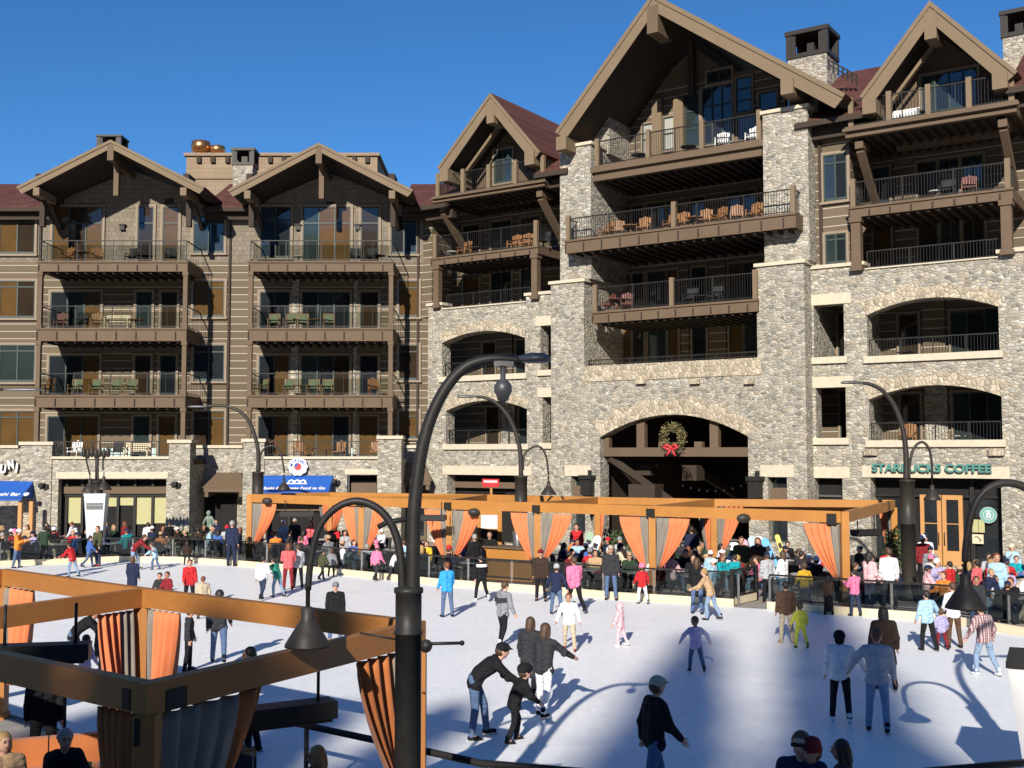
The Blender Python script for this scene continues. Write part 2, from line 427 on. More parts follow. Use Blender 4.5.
def gable_roof(parent, ap, lf, rt, nf, nb, th=.32, board=.42, purlins=(), inner=True, pw=.3, mats=('roof_shingle','soffit_wood'), bm='pale_timber', king=None):
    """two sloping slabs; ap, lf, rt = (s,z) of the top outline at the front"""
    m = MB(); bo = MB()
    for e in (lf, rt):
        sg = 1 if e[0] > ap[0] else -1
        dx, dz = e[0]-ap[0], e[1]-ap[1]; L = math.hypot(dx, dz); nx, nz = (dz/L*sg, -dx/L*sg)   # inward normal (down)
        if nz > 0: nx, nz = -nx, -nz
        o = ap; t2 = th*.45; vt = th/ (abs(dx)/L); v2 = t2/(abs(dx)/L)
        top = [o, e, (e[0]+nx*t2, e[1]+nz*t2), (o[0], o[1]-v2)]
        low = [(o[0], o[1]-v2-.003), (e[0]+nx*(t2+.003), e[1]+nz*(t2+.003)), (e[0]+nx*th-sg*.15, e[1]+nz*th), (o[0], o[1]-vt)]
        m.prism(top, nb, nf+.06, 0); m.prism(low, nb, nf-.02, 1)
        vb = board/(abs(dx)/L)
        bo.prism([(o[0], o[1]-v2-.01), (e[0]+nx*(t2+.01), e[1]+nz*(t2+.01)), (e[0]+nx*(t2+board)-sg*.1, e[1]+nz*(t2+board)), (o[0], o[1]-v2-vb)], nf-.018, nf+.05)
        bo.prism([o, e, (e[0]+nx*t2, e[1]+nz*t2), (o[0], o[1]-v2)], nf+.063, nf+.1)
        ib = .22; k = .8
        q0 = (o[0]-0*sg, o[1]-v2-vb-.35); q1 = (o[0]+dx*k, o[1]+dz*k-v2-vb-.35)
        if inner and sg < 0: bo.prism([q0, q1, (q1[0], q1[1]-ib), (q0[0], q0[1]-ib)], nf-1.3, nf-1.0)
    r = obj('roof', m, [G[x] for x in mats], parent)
    obj('bargeboard', bo, G[bm], r)
    for f in purlins:
        e = lf if f < 0 else rt; a = abs(f); p = (ap[0]+(e[0]-ap[0])*a, ap[1]+(e[1]-ap[1])*a)
        b = MB(); w = pw; b.fb(p[0]-w, p[0]+w, nf-2.2, nf+.16, p[1]-th-.4-pw*2, p[1]-th-.3)
        obj('purlin_end', b, G['pale_timber'], r)
    return r
def sub_text(parent, s, size, mat, F_, x, z, n, ext=.05, align='CENTER', name='lettering', bold=0.0, shear=0.0, widen=1.0):
    cu = bpy.data.curves.new('txt', 'FONT'); cu.body = s; cu.size = size; cu.extrude = ext; cu.align_x = align; cu.align_y = 'CENTER'
    cu.offset = bold; cu.shear = shear
    t = bpy.data.objects.new('txt', cu); COL.objects.link(t)
    dg = bpy.context.evaluated_depsgraph_get(); me = bpy.data.meshes.new_from_object(t.evaluated_get(dg))
    bpy.data.objects.remove(t); me.materials.clear(); me.materials.append(G[mat])
    o = link(name, me, parent); o.location = (x, -n, z); o.rotation_euler = (R(90), 0, 0); o.scale = (widen, 1, 1)
    return o

# ================================================================ the left lodge (timber, square to the camera)
L = Frame(0, 64.8, 0.0)
lodge = thing('timber_lodge', 'brown log sided lodge with two gabled balcony bays over a stone base', 'building', (0, 64.8, 0))
def Lp(x, y, n=0.0): return L.px(x, y, n)
z_si = Lp(200, 262)[1]; z_ev = Lp(200, 206)[1]; z_cop = Lp(225, 448, .3)[1]
sL0, sL1 = Lp(-260, 300)[0], Lp(431, 300)[0]
slab(lodge, 'log_wall', 'log_siding', sL0, sL1, -.4, 0, z_cop, z_si)
slab(lodge, 'shingle_wall', 'wall_shingle', sL0, sL1, -.4, .003, z_si, z_ev-.15)
m = MB()
PBAY = [dict(x0=37, x1=187, sx0=22, sx1=190, ap=(111,140), lf=(17,187), rt=(205,187)), dict(x0=248, x1=393, sx0=244, sx1=401, ap=(319,143), lf=(228,190), rt=(413,190))]
ZB = 3.2
# stone base: recessed stretches between the bays, bays, piers
xs = [-60, 22, 190, 244, 401, 431]
m.fb(Lp(-260,500)[0], Lp(24,500,0)[0], -.4, .3, 0, Lp(10,448,.3)[1]); m.fb(Lp(190,500)[0]-1, Lp(246,500)[0], -.4, .3, 0, z_cop)
m.fb(Lp(401,500)[0]-.6, Lp(440,500)[0], -.4, .3, 0, Lp(410,448,.3)[1])
for a, b in ((-260, 21), (197, 244), (399, 431)):
    c = MB(); c.fb(Lp(a,448)[0], Lp(b,448)[0], -.1, .42, z_cop-.004, z_cop+.16); obj('coping', c, G['limestone'], lodge)
sA0, sA1 = Lp(22,500,ZB)[0], Lp(190,500,ZB)[0]; sB0, sB1 = Lp(244,500,ZB)[0], Lp(401,500,ZB)[0]
zp = Lp(110, 459, ZB)[1]
shopA = (Lp(58,500,ZB)[0], Lp(166,500,ZB)[0], .3, Lp(110,479,ZB)[1], 0)
wall_row(m, sA0, sA1, 0, zp, ZB-.5, ZB, [shopA])
shopB = (Lp(266,500,ZB)[0], Lp(330,500,ZB)[0], .05, Lp(300,493,ZB)[1], 0); doorB = (Lp(347,500,ZB)[0], Lp(377,500,ZB)[0], .05, Lp(360,475,ZB)[1], 0)
wall_row(m, sB0, sB1, 0, zp, ZB-.5, ZB, [shopB, doorB])
for a in (sA0, sB0): m.fb(a, a+.5, .3, ZB-.502, 0, zp)
for a in (sA1, sB1): m.fb(a-.5, a, .3, ZB-.502, 0, zp)
piers = [(22, 52, 443), (170, 190, 441), (244, 264, 440), (379, 401, 437)]
for a, b, y in piers:
    s0, s1 = Lp(a,450,ZB)[0], Lp(b,450,ZB)[0]; zt = Lp(a, y+2, ZB+.06)[1]
    m.fb(s0-.03, s1+.03, ZB-1.1, ZB+.08, 0, zt)
    c = MB(); c.fb(s0-.12, s1+.12, ZB-1.2, ZB+.18, zt+.002, zt+.18); obj('coping', c, G['limestone'], lodge)
obj('stone_base', m, G['rubble_stone'], lodge)
for a, b, lo in ((52.5, 169.5, 0), (264.5, 378.5, 0)):
    s0, s1 = Lp(a,457,ZB)[0], Lp(b,457,ZB)[0]
    c = MB(); c.fb(s0, s1, ZB-.55, ZB+.12, zp+.002, zp+.14); obj('coping', c, G['limestone'], lodge)
    c = MB(); c.fb(s0-1.2, s1+1.2, .01, ZB-.56, zp-.3, zp); obj('terrace_floor', c, G['dark_timber'], lodge)
    railing(lodge, s0, s1, zp+.14, Lp(100,441,ZB)[1]-zp-.14, ZB-.2, post=1.9)
for a, b, y0, y1 in ((56, 168, 472, 478.5), (345, 380, 469, 474.5), (-5, 24, 470, 478)):
    c = MB(); c.fb(Lp(a,475,ZB)[0], Lp(b,475,ZB)[0], ZB-.45 if a > 0 else .2, ZB+.03 if a > 0 else .36, Lp(a,y1,ZB)[1], Lp(a,y0,ZB)[1]); obj('lintel', c, G['limestone'], lodge)
# shop front of the left bay: dark frame, tan panel, green blinds
s0, s1 = shopA[0], shopA[1]; c = MB(); c.fb(s0, s1, ZB-.9, ZB-.8, .3, shopA[3]); so = obj('shop_front', c, G['dark_interior'], lodge)
c = MB(); c.fb(s0+.1, s1-.05, ZB-.78, ZB-.5, Lp(110,494,ZB)[1], Lp(110,487,ZB)[1]); obj('fascia_panel', c, G['brown_timber'], so)
c = MB()
for x in (58.5, 62, 78, 96, 114, 131, 149, 166): c.fb(Lp(x,500,ZB)[0]-.07, Lp(x,500,ZB)[0]+.07, ZB-.78, ZB-.6, .3, shopA[3])
for y in (479.5, 494.5, 496): c.fb(s0, s1, ZB-.77, ZB-.58, Lp(90,y,ZB)[1]-.05, Lp(90,y,ZB)[1]+.05)
obj('shop_frame', c, G['black_metal'], so)
for xa, xb, yb in ((63,77,524), (80,95,506), (97,113,507), (115,130,506), (132,148,525), (150,165,524)):
    c = MB(); c.fb(Lp(xa,500,ZB)[0], Lp(xb,500,ZB)[0], ZB-.76, ZB-.72, Lp(xa,yb,ZB)[1], Lp(xa,497,ZB)[1]); obj('blind', c, G['blind_green'], so)
for sh, nm in ((shopB, 'shop_front'), (doorB, 'shop_front')):
    c = MB(); c.fb(sh[0], sh[1], ZB-.9, ZB-.8, .05, sh[3]); so = obj(nm, c, G['dark_interior'], lodge)
    c = MB(); w = (sh[1]-sh[0]); c.fb(sh[0]+.1, sh[1]-.1, ZB-.79, ZB-.6, sh[3]-1.0, sh[3]-.45)
    obj('fascia_panel', c, G['brown_timber'], so)
    for k in range(4): c = MB(); c.fb(sh[0]+w*k/3-.06, sh[0]+w*k/3+.06, ZB-.79, ZB-.62, .05, sh[3]-1.0); obj('mullion', c, G['black_metal'], so)
# plain floors of windows between the bays
tri = [('pane_tan','pane_tan','pane_rose'), ('pane_rose','pane_tan','pane_rose'), ('pane_dark','pane_teal','pane_teal'), ('pane_dark','pane_tan','pane_tan')]
lv = [(216,253), (281,317), (345,381), (411,449)]
for k, (ya, yb) in enumerate(lv):
    zt, zb = Lp(20,ya)[1], Lp(20,yb)[1]
    window(lodge, Lp(-17,ya)[0], Lp(36,ya)[0], zb, zt, .004, 3, 1, tri[k], transom=.17)
    window(lodge, Lp(194,ya)[0], Lp(225,ya)[0], Lp(200,lv[k][1]-1)[1], zt, .004, 2, 1, [('pane_teal','pane_blue'), ('pane_tan','pane_tan'), ('pane_dark','pane_dark'), ('pane_rose','pane_tan')][k], transom=.2)
    xa = (391, 399, 399, 399)[k]; xb = 417 if k == 0 else 419
    window(lodge, Lp(xa,ya)[0], Lp(xb,ya)[0], Lp(200,(253,316,379,437)[k])[1], zt, .004, 2 if k == 0 else 1, 1, [('pane_dark','pane_blue'), ('pane_tan',), ('pane_rose',), ('pane_tan',)][k], transom=.2)
FAS = [(261,271.5), (328,341), (395,407.5)]; RAILY = [240, 305.5, 373]
GAB = []
for bi, B in enumerate(PBAY):
    s0, s1 = Lp(B['x0'],300,3.0)[0], Lp(B['x1'],300,3.0)[0]
    zd = []
    for k, (ya, yb) in enumerate(FAS):
        zt, zb = Lp(110,ya,3.0)[1], Lp(110,yb,3.0)[1]; zd.append((zt, zb))
        deck(lodge, s0, s1, .01, 3.0, zt, zb)
        railing(lodge, s0+.1, s1-.1, zt, Lp(110,RAILY[k],3.0)[1]-zt, 2.92, post=2.0, ret=2.9, gap=.5)
        g = MB(); w = (s1-s0-.3)/4
        for j in range(4): g.fb(s0+.15+j*w+.05, s0+.15+(j+1)*w-.05, 2.85, 2.87, zt+.15, zt+.92)
        obj('railing_glass', g, G['rail_glass'], lodge)
    floors = [zd[0][0], zd[1][0], zd[2][0], zp+.0]; heads = [None, zd[0][1], zd[1][1], zd[2][1]]
    for k in range(1, 4):
        for s in (s0+.12, s1-.12): post(lodge, s, 2.85, floors[k]+(.34 if k == 3 else .003), heads[k]-.003)
    for s in (s0+.06, s1-.06):      # knee braces carrying the gable
        p = MB(); zt = Lp(110,185,3.0)[1]; p.fb(s-.16, s+.16, 2.1, 3.4, zt-.05, zt+.55)
        p.fb(s-.14, s+.14, 2.5, 2.8, zt-2.3, zt-.053); p.fb(s-.1, s+.1, .01, 2.49, zt-.45, zt-.15); p.beam((s, -.05, zt-1.9), (s, -2.5, zt-.3), .2, .2); obj('knee_brace', p, G['dark_timber'], lodge)
    if bi == 0: cols = [(53,103,3), (138,154,1), (163,179,1)]
    else: cols = [(261,291,2), (303,351,3), (361,379,1)]
    kd = [[('pane_tan','pane_rose','pane_tan'), ('pane_rose',), ('pane_tan',)], [('pane_dark','pane_teal','pane_tan'), ('pane_teal',), ('pane_rose',)],
          [('pane_dark','pane_dark','pane_tan'), ('pane_rose',), ('pane_dark',)], [('pane_dark','pane_tan','pane_tan'), ('pane_teal',), ('pane_tan',)]] if bi == 0 else \
         [[('pane_blue','pane_dark'), ('pane_teal','pane_tan','pane_tan'), ('pane_rose',)], [('pane_dark','pane_dark'), ('pane_dark','pane_teal','pane_dark'), ('pane_rose',)],
          [('pane_dark','pane_tan'), ('pane_teal','pane_dark','pane_rose'), ('pane_dark',)], [('pane_dark','pane_tan'), ('pane_tan','pane_tan','pane_dark'), ('pane_tan',)]]
    for k in range(4):
        for j, (xa, xb, nc) in enumerate(cols):
            zb = floors[k]+(.12 if not (bi == 1 and j == 0 and k == 0) else .75)
            zt = Lp(110,207)[1] if k == 0 else floors[k]+2.45
            window(lodge, Lp(xa,230)[0], Lp(xb,230)[0], zb, zt, .005, nc, 1, kd[k][j], transom=.27 if k == 0 else None)
        if bi == 1 and k > 0:
            for xa, xb in ((292.5,301), (354,359.5)):
                slab(lodge, 'stone_pilaster', 'rubble_stone', Lp(xa,230)[0]+.05, Lp(xb,230)[0]-.05, .0, .16, floors[k], heads[k])
    ap, lf, rt = Lp(*B['ap'], 3.7), Lp(*B['lf'], 3.7), Lp(*B['rt'], 3.7)
    GAB.append((lf[0]+.9, rt[0]-.9)); gw = MB(); q = .9; zl = z_ev+.9
    gw.prism([(lf[0]+1.0, z_ev-.14), (rt[0]-1.0, z_ev-.14), (rt[0]-1.0, rt[1]+.15), (ap[0], ap[1]-.75), (lf[0]+1.0, lf[1]+.15)], -.4, .003)
    obj('gable_wall', gw, G['wall_shingle'], lodge)
    gable_roof(lodge, ap, lf, rt, 3.7, -7, th=.34, board=.28, purlins=(-.78, .78), inner=False, pw=.17)
    kp = MB(); kp.fb(ap[0]-.17, ap[0]+.17, 3.2, 3.76, ap[1]-1.15, ap[1]-.25); kp.fb(ap[0]-.14, ap[0]+.14, 2.5, 2.8, ap[1]-2.9, ap[1]-.4)
    kp.fb(ap[0]-.13, ap[0]+.13, -.1, 3.1, ap[1]-1.25, ap[1]-.95); obj('king_post', kp, G['brown_timber'], lodge)
    for k in range(2): 
        v = MB(); sv = ap[0]+(1.9 if bi == 0 else -.2)+k*0; v.fb(sv, sv+.5, .01, .06, ap[1]-2.75, ap[1]-2.45)
    obj('gable_vent', v, G['dark_timber'], lodge)
    for xx in ((123,) if bi == 0 else (298.5, 358)):
        v = MB(); s, z = Lp(xx,228); v.fb(s-.14, s+.14, .01, .2, z-.14, z+.14); v.fb(s-.2, s+.2, .01, .26, z+.142, z+.2); obj('wall_lamp', v, G['black_metal'], lodge)
# main roof with gutter, interrupted by the two gabled bays
ze = Lp(200,206,.7)[1]; zrd = Lp(100,184,-5.2)[1]
cuts = [sL0, GAB[0][0], GAB[0][1], GAB[1][0], GAB[1][1], sL1+.6]
for k in (0, 2, 4):
    a, b = cuts[k], cuts[k+1]; rm = MB(); rp = [Vector((a, -.8, ze)), Vector((b, -.8, ze)), Vector((b, 5.2, zrd)), Vector((a, 5.2, zrd))]
    rm.add(rp+[p-Vector((0,0,.3)) for p in rp], [(0,1,2,3), (7,6,5,4), (0,4,5,1), (1,5,6,2), (2,6,7,3), (3,7,4,0)])
    ro = obj('roof', rm, G['roof_shingle'], lodge)
    g = MB(); g.fb(a, b, .81, .95, ze-.35, ze-.12); g.fb(a, b, .3, .5, ze-.75, ze-.4); obj('gutter', g, G['dark_timber'], ro)
for x in (229.5, 39.5, 418): 
    g = MB(); s = Lp(x,300)[0]; g.fb(s-.06, s+.06, .01, .14, z_cop+.2, ze-.35); obj('downpipe', g, G['dark_timber'], lodge)
LP = Frame(0, 73.0, 0.0)
def Pw(x, y): p = at(x, y, 73.0); return p.x, p.z
a, b = Pw(183,153), Pw(376,154)
c = MB(); c.fb(a[0], b[0], -15, -9, a[1]-6, a[1]); c.fb(a[0]-.15, b[0]+.15, -15.1, -8.85, a[1]+.002, a[1]+.2); c.fb(a[0]-.05, b[0]+.05, -9, -8.9, Pw(200,176)[1], Pw(200,175)[1])
pt = obj('roof_storey', c, G['tan_cladding'], lodge)
for x in (196,210,225,268,282,297,311,325,339,353,366): s, z = Pw(x,157); c = MB(); c.fb(s-.14, s+.14, -9.02, -8.8, z-.2, z+.2); obj('scupper', c, G['dark_timber'], pt)
for x, y0, y1, w in ((195,137,151,.62), (212,142,152,.5)):
    s, z1 = Pw(x, y1); z0 = Pw(x, y0)[1]; h = z0-z1; c = MB()
    c.lathe([(w*.6,0),(w*.6,h*.15),(w,h*.2),(w*1.05,h*.55),(w*.98,h*.9),(w*.5,h)], (s, 9.6, z1+.15), 16); obj('roof_vent', c, G['copper'], pt)
def chimney(parent, F_, n, x0, x1, ycap0, ycap1, ybase, cap='bronze_metal', depth=1.3):
    s0, zt = F_.px(x0, ycap0, n); s1, zc = F_.px(x1, ycap1, n); zb = F_.px(x1, ybase, n)[1]-2.5
    c = MB(); c.fb(s0+.08, s1-.08, n-depth, n, zb, zc-.003); o = obj('chimney', c, G['rubble_stone'], parent)
    c = MB(); w = (s1-s0)*.14; c.fb(s0, s1, n-depth-.05, n+.06, zc, zc+(zt-zc)*.15); c.fb(s0-.05, s1+.05, n-depth-.1, n+.1, zt-(zt-zc)*.15, zt)
    for q in (s0, s1-w): c.fb(q, q+w, n-.2, n+.05, zc+(zt-zc)*.15, zt-(zt-zc)*.15); c.fb(q, q+w, n-depth, n-depth+.2, zc+(zt-zc)*.15, zt-(zt-zc)*.15)
    c.fb(s0+.02, s1-.02, n-depth+.01, n-depth+.1, zc+.1, zt-.1); c.fb(s0+w*.9, s0+w*1.6, n-.1, n, zc+.1, zt-.1); c.fb(s1-w*1.6, s1-w*.9, n-.1, n, zc+.1, zt-.1); c.fb((s0+s1)/2-.18, (s0+s1)/2+.18, n-depth*.6, n-depth*.3, zc, zc+(zt-zc)*.6)
    obj('chimney_cap', c, G[cap], o); return o
chimney(lodge, L, -3.0, 232, 254, 148, 165, 185); chimney(lodge, L, -4.5, 97, 121, 135, 147, 160)
# entry hoods at ground level
def hood(xa, xb, y0, y1, ye, n, nm='entry_hood'):
    s0, zt = Lp(xa, y0, n); s1, ze_ = Lp(xb, y1, n); d = 1.5; i = (s1-s0)*.22
    vs = [(s0,-n,ze_), (s1,-n,ze_), (s1,-n+d,ze_), (s0,-n+d,ze_), (s0+i,-n+d*.8,zt), (s1-i,-n+d*.8,zt), (s1-i,-n+d,zt), (s0+i,-n+d,zt)]
    c = MB(); c.add(vs, [(0,1,5,4), (1,2,6,5), (3,0,4,7), (4,5,6,7), (3,2,1,0), (2,3,7,6)])
    o = obj(nm, c, G['roof_shingle' if nm == 'x' else 'brown_timber'], lodge)
    c = MB(); c.fb(s0+.1, s1-.1, n-.5, n-.02, ze_-.22, ze_-.003)
    for s in (s0+.15, s1-.35): c.fb(s, s+.2, n-d, n-.05, ze_-.5, ze_-.223)
    obj('hood_beam', c, G['brown_timber'], o)
hood(202, 245, 473, 488, 500, 1.9); hood(388, 432, 463, 481, 490, 1.8)
c = MB(); s0, s1 = Lp(205,500,.3)[0], Lp(237,500,.3)[0]; c.fb(s0, s1, .31, .36, .05, Lp(220,494,.3)[1]); d0 = obj('doorway', c, G['dark_interior'], lodge)
c = MB(); s0, s1 = Lp(394,500,.3)[0], Lp(427,500,.3)[0]; c.fb(s0, s1, .31, .5, .05, Lp(410,482,.5)[1]); d0 = obj('doorway', c, G['brown_timber'], lodge)
for xa, xb in ((396,408),(412,424)):
    c = MB(); c.fb(Lp(xa,490,.5)[0], Lp(xb,490,.5)[0], .502, .53, .3, Lp(xa,486,.5)[1]); obj('pane', c, G['pane_dark'], d0)
for x, y in ((44.5,486), (176.5,484.5), (335,482)):
    c = MB(); s, z = Lp(x,y,ZB); c.fb(s-.25, s+.25, ZB, ZB+.25, z-.1, z+.1); c.fb(s-.1, s+.1, ZB, ZB+.5, z-.05, z+.16); obj('wall_lamp', c, G['black_metal'], lodge)

# ================================================================ the stone lodge (right wing, turned 33.8 degrees)
WA = -math.atan(.67); W = Frame(-4.69, 60.96+.67*4.69, WA)
stone = thing('stone_lodge', 'large grey stone lodge with three timber gables above a wide arched passage', 'building', (W.o.x, W.o.y, 0), WA)
def Wz(x, y, n=0.0): return W.px(x, y, n)[1]
def Ws(x, n=0.0, y=350): return W.px(x, y, n)[0]
NW = -3.3; TW = 1.0
sE = Ws(1200)
# --- back wall behind all recesses
arch = (Ws(600,TW,440), Ws(748,TW,440), 0, Wz(675,437,TW), Wz(675,414.5,TW)-Wz(675,437,TW))
z_top = Wz(930,118,0)
bw = MB(); bw.fb(Ws(428)-5, arch[0]-.5, NW-.4, NW, 0, Wz(485,165)); bw.fb(arch[1]+.5, sE, NW-.4, NW, 0, Wz(930,80)); bw.fb(arch[0]-.5, arch[1]+.5, NW-.4, NW, arch[3]+arch[4]+.4, Wz(680,60))
obj('log_wall', bw, G['log_siding'], stone)
# --- passage
pm = MB(); za = arch[3]+arch[4]
pm.fb(arch[0]-.9, arch[0]-.4, -14, TW-.9, 0, za+.3); pm.fb(arch[1]+.4, arch[1]+.9, -14, TW-.9, 0, za+.3); pm.fb(arch[0]-.9, arch[1]+.9, -14.5, -14, 0, za+.3)
pm.fb(arch[0]-.39, arch[1]+.39, -14, TW-.92, za+.1, za+.29)
obj('passage_wall', pm, G['dark_timber'], stone)
tm = MB(); zb = Wz(675,452,.8)
tm.fb(arch[0]+.02, arch[1]-.02, .35, .7, zb-.22, zb+.22)
for x in (604, 639.5, 713): s = Ws(x,.8,440); tm.fb(s-.22, s+.22, .36, .69, zb+.222, Wz(675, 437 if x == 604 else 420,.8))
for x in (661, 697): s = Ws(x,.8,440); tm.fb(s-.2, s+.2, .36, .68, zb+.222, zb+.5)
obj('arch_truss', tm, G['brown_timber'], stone); tm = MB()
for x in (603,): s = Ws(x,.8,440); tm.beam((s+.2, -.5, zb-.3), (s+2.9, 2.5, zb-3.0), .35, .35); 
tm.beam((Ws(640,.8,440), 4, zb-.5), (Ws(690,.8,440), 9, zb-3.4), .35, .35)
obj('passage_brace', tm, G['dark_timber'], stone)
kk = MB(); s0 = Ws(632,-1,480); kk.fb(s0, s0+1.5, -1.6, -.6, 0, Wz(640,484,-1)); kk.fb(s0+.1, s0+1.2, -1.5, -.7, Wz(640,475,-1), Wz(640,465,-1)); kk.fb(s0+1.9, s0+2.7, -4, -3, Wz(650,480,-3), Wz(650,465,-3)); obj('kiosk_front', kk, G['dark_timber'], stone)
# --- central stone base
sm_ = MB(); cb0, cb1 = Ws(551,TW), Ws(805,TW)
zl0 = Wz(680,378,TW); zl1 = Wz(680,361.5,TW)
wl = [(Ws(571,TW,485), Ws(585,TW,485), .9, Wz(575,476,TW), 0), (Ws(768,TW,485), Ws(787,TW,485), .9, Wz(775,477,TW), 0)]
wall_row(sm_, cb0, cb1, 0, zl0, TW-.9, TW, [arch]+wl)
obj('stone_wall', sm_, G['rubble_stone'], stone)
arch_trim(stone, arch[0], arch[1], arch[3], arch[4], TW, .75, 17)
for a, b, za_, zb_, _ in wl:
    c = MB(); c.fb(a-.35, b+.35, TW+.002, TW+.04, zb_, zb_+.55); obj('lintel', c, G['limestone'], stone)
    window(stone, a, b, za_, zb_, TW-.6, 1, 1, ['pane_dark'], trim=.02)
    c = MB(); c.fb(a, b, TW-.4, TW-.3, zb_-1.1, zb_-.5); obj('fascia_panel', c, G['brown_timber'], stone)
c = MB(); c.fb(Ws(583,TW,370), Ws(761,TW,370), NW, TW+.05, zl0+.002, zl1); obj('terrace_parapet', c, G['cut_stone'], stone)
for x in (642, 696, 750): c = MB(); s, z = W.px(x, 382, TW); c.fb(s-.25, s+.25, TW+.052, TW+.22, z-.1, z+.12); obj('corbel', c, G['cut_stone'], stone)
# --- towers
def tower(name, s0, s1, n0, n1, z0, z1, cope=True):
    c = MB(); c.fb(s0, s1, n0, n1, z0, z1); o = obj(name, c, G['rubble_stone'], stone)
    if cope: c = MB(); c.fb(s0-.1, s1+.1, n0, n1+.1, z1+.002, z1+.16); obj('coping', c, G['limestone'], o)
    return o
tower('stone_tower', cb0, Ws(584,TW,320), NW, TW, zl0+.002, Wz(568,283,TW)); tower('stone_tower', Ws(757,TW,320), cb1, NW, TW, zl0+.002, Wz(780,265,TW))
tower('stone_tower', Ws(560,.7,200), Ws(591,.7,200), NW, .7, Wz(568,283,TW)+.165, Wz(575,147,.7)); tower('stone_tower', Ws(763,.7,150), Ws(808,.7,150), NW, .7, Wz(780,265,TW)+.165, Wz(785,111,.7))
tower('stone_pier', Ws(588,-1.2,130), Ws(612,-1.2,130), NW-.8, -.9, Wz(575,150,.7), Wz(600,112,-1)); tower('stone_pier', Ws(797,-1.2,100), Ws(820,-1.2,100), NW-.8, -.9, Wz(800,115,.7), Wz(810,96,-1))
# --- central balconies
cs0, cs1 = Ws(592,.5,200), Ws(763,.5,200)
cz = []
for xl, xr, n1, yt, yb, yr, pw, led in ((594,762,.5,152.5,169,126,3.0,True), (565,796,1.7,226.5,240.5,203,7.2,False), (592,758,1.15,305,317,279,4.5,False)):
    s0, s1 = Ws(xl,n1,(yt+yb)/2), Ws(xr,n1,(yt+yb)/2); zt, zb = Wz(680,yt,n1), Wz(680,yb,n1); cz.append((zt, zb))
    if n1 > 1.4:
        deck(stone, s0, s1, .72, n1, zt, zb, 12); deck(stone, cs0+.1, cs1-.1, NW+.01, .718, zt-.01, zb+.01, 8)
    else: deck(stone, max(s0, cs0) if n1 < 1 else s0, s1, NW+.01, n1, zt, zb, 10, ledge=led)
    railing(stone, s0+.15, s1-.15, zt, Wz(680,yr,n1)-zt, n1-.12, post=2.2, posts_wood=pw, ret=.9 if n1 > 1.4 else 0)
railing(stone, Ws(586,TW,365), Ws(760,TW,365), zl1, Wz(680,355.5,TW)-zl1+.05, TW-.35, post=2.2)
cf = [cz[0][0], cz[1][0], cz[2][0], zl1]
ccols = [(617,631,1,'pane_tan'), (633,644,1,'pane_dark'), (648,666,2,'pane_teal'), (668,678,1,'pane_tan'), (692,706,1,'pane_dark'), (729,742,1,'pane_tan'), (744,757,1,'pane_teal')]
for k in range(1, 4):
    for j, (xa, xb, nc, kd) in enumerate(ccols):
        if k == 1: kd = ['pane_rose','pane_dark','pane_teal','pane_rose','pane_dark','pane_blue','pane_dark'][j]
        window(stone, Ws(xa,NW,250), Ws(xb,NW,250), cf[k]+.1, cf[k]+2.55, NW+.005, nc, 1, [kd], trim=.1)
    for xa, xb in ((608.5,614), (681,689), (709,726)):
        slab(stone, 'siding_pilaster', 'log_siding', Ws(xa,NW,250), Ws(xb,NW,250), NW, NW+.14, cf[k], cf[k]+2.7)
# top floor under the big gable
gw0, gw1 = Ws(592,NW,120), Ws(795,NW,120)
topwin = [(643,654,124,155,1,2,'pane_pale'), (664,677,117,150,1,2,'pane_pale'), (684,700,94,147,1,3,'pane_teal'), (708,733,70,82,2,1,'pane_dark'), (703,733,86,143,3,3,'pane_dark'), (737,753,77,112,1,3,'pane_dark'), (760,778,92,110,1,1,'pane_dark'), (738,757,116,139,1,1,'pane_blue')]
for xa, xb, ya, yb, nc, nr, kd in topwin:
    window(stone, Ws(xa,NW,130), Ws(xb,NW,130), max(cf[0]+.1, Wz((xa+xb)/2,yb,NW)), Wz((xa+xb)/2,ya,NW), NW+.005, nc, nr, [kd], trim=.08)
for x in (659, 680.5): s = Ws(x,NW,130); slab(stone, 'timber_post', 'pale_timber', s-.28, s+.28, NW+.02, NW+.3, cf[0]+.01, Wz(x,100,NW))
# --- big gable
NG = 1.6
ap, lf, rt = W.px(653, -6, NG), W.px(556,132,NG), W.px(846,94,NG)
half = max(ap[0]-lf[0], rt[0]-ap[0])
print('big gable half widths', ap[0]-lf[0], rt[0]-ap[0], 'z', ap[1], lf[1], rt[1])
gw = MB(); ze_ = (lf[1]+rt[1])/2
gw.prism([(gw0, cf[0]), (gw1, cf[0]), (gw1, rt[1]+.6), (ap[0], ap[1]-1.2), (gw0, lf[1]+.6)], NW-.45, NW-.005)
obj('gable_wall', gw, G['brown_timber'], stone)
gable_roof(stone, ap, lf, rt, NG, -12, th=.45, board=.5, purlins=(-.93, .72), inner=False)
gb = MB(); gb.fb(ap[0]-.3, ap[0]+.3, NG-1.5, NG+.1, ap[1]-2.0, ap[1]-.6); obj('ridge_beam', gb, G['brown_timber'], stone)
gb = MB(); gb.fb(ap[0]-.16, ap[0]+.16, NW+.3, NW+.6, Wz(700,95,NW), ap[1]-1.0)
obj('gable_truss', gb, G['dark_timber'], stone)

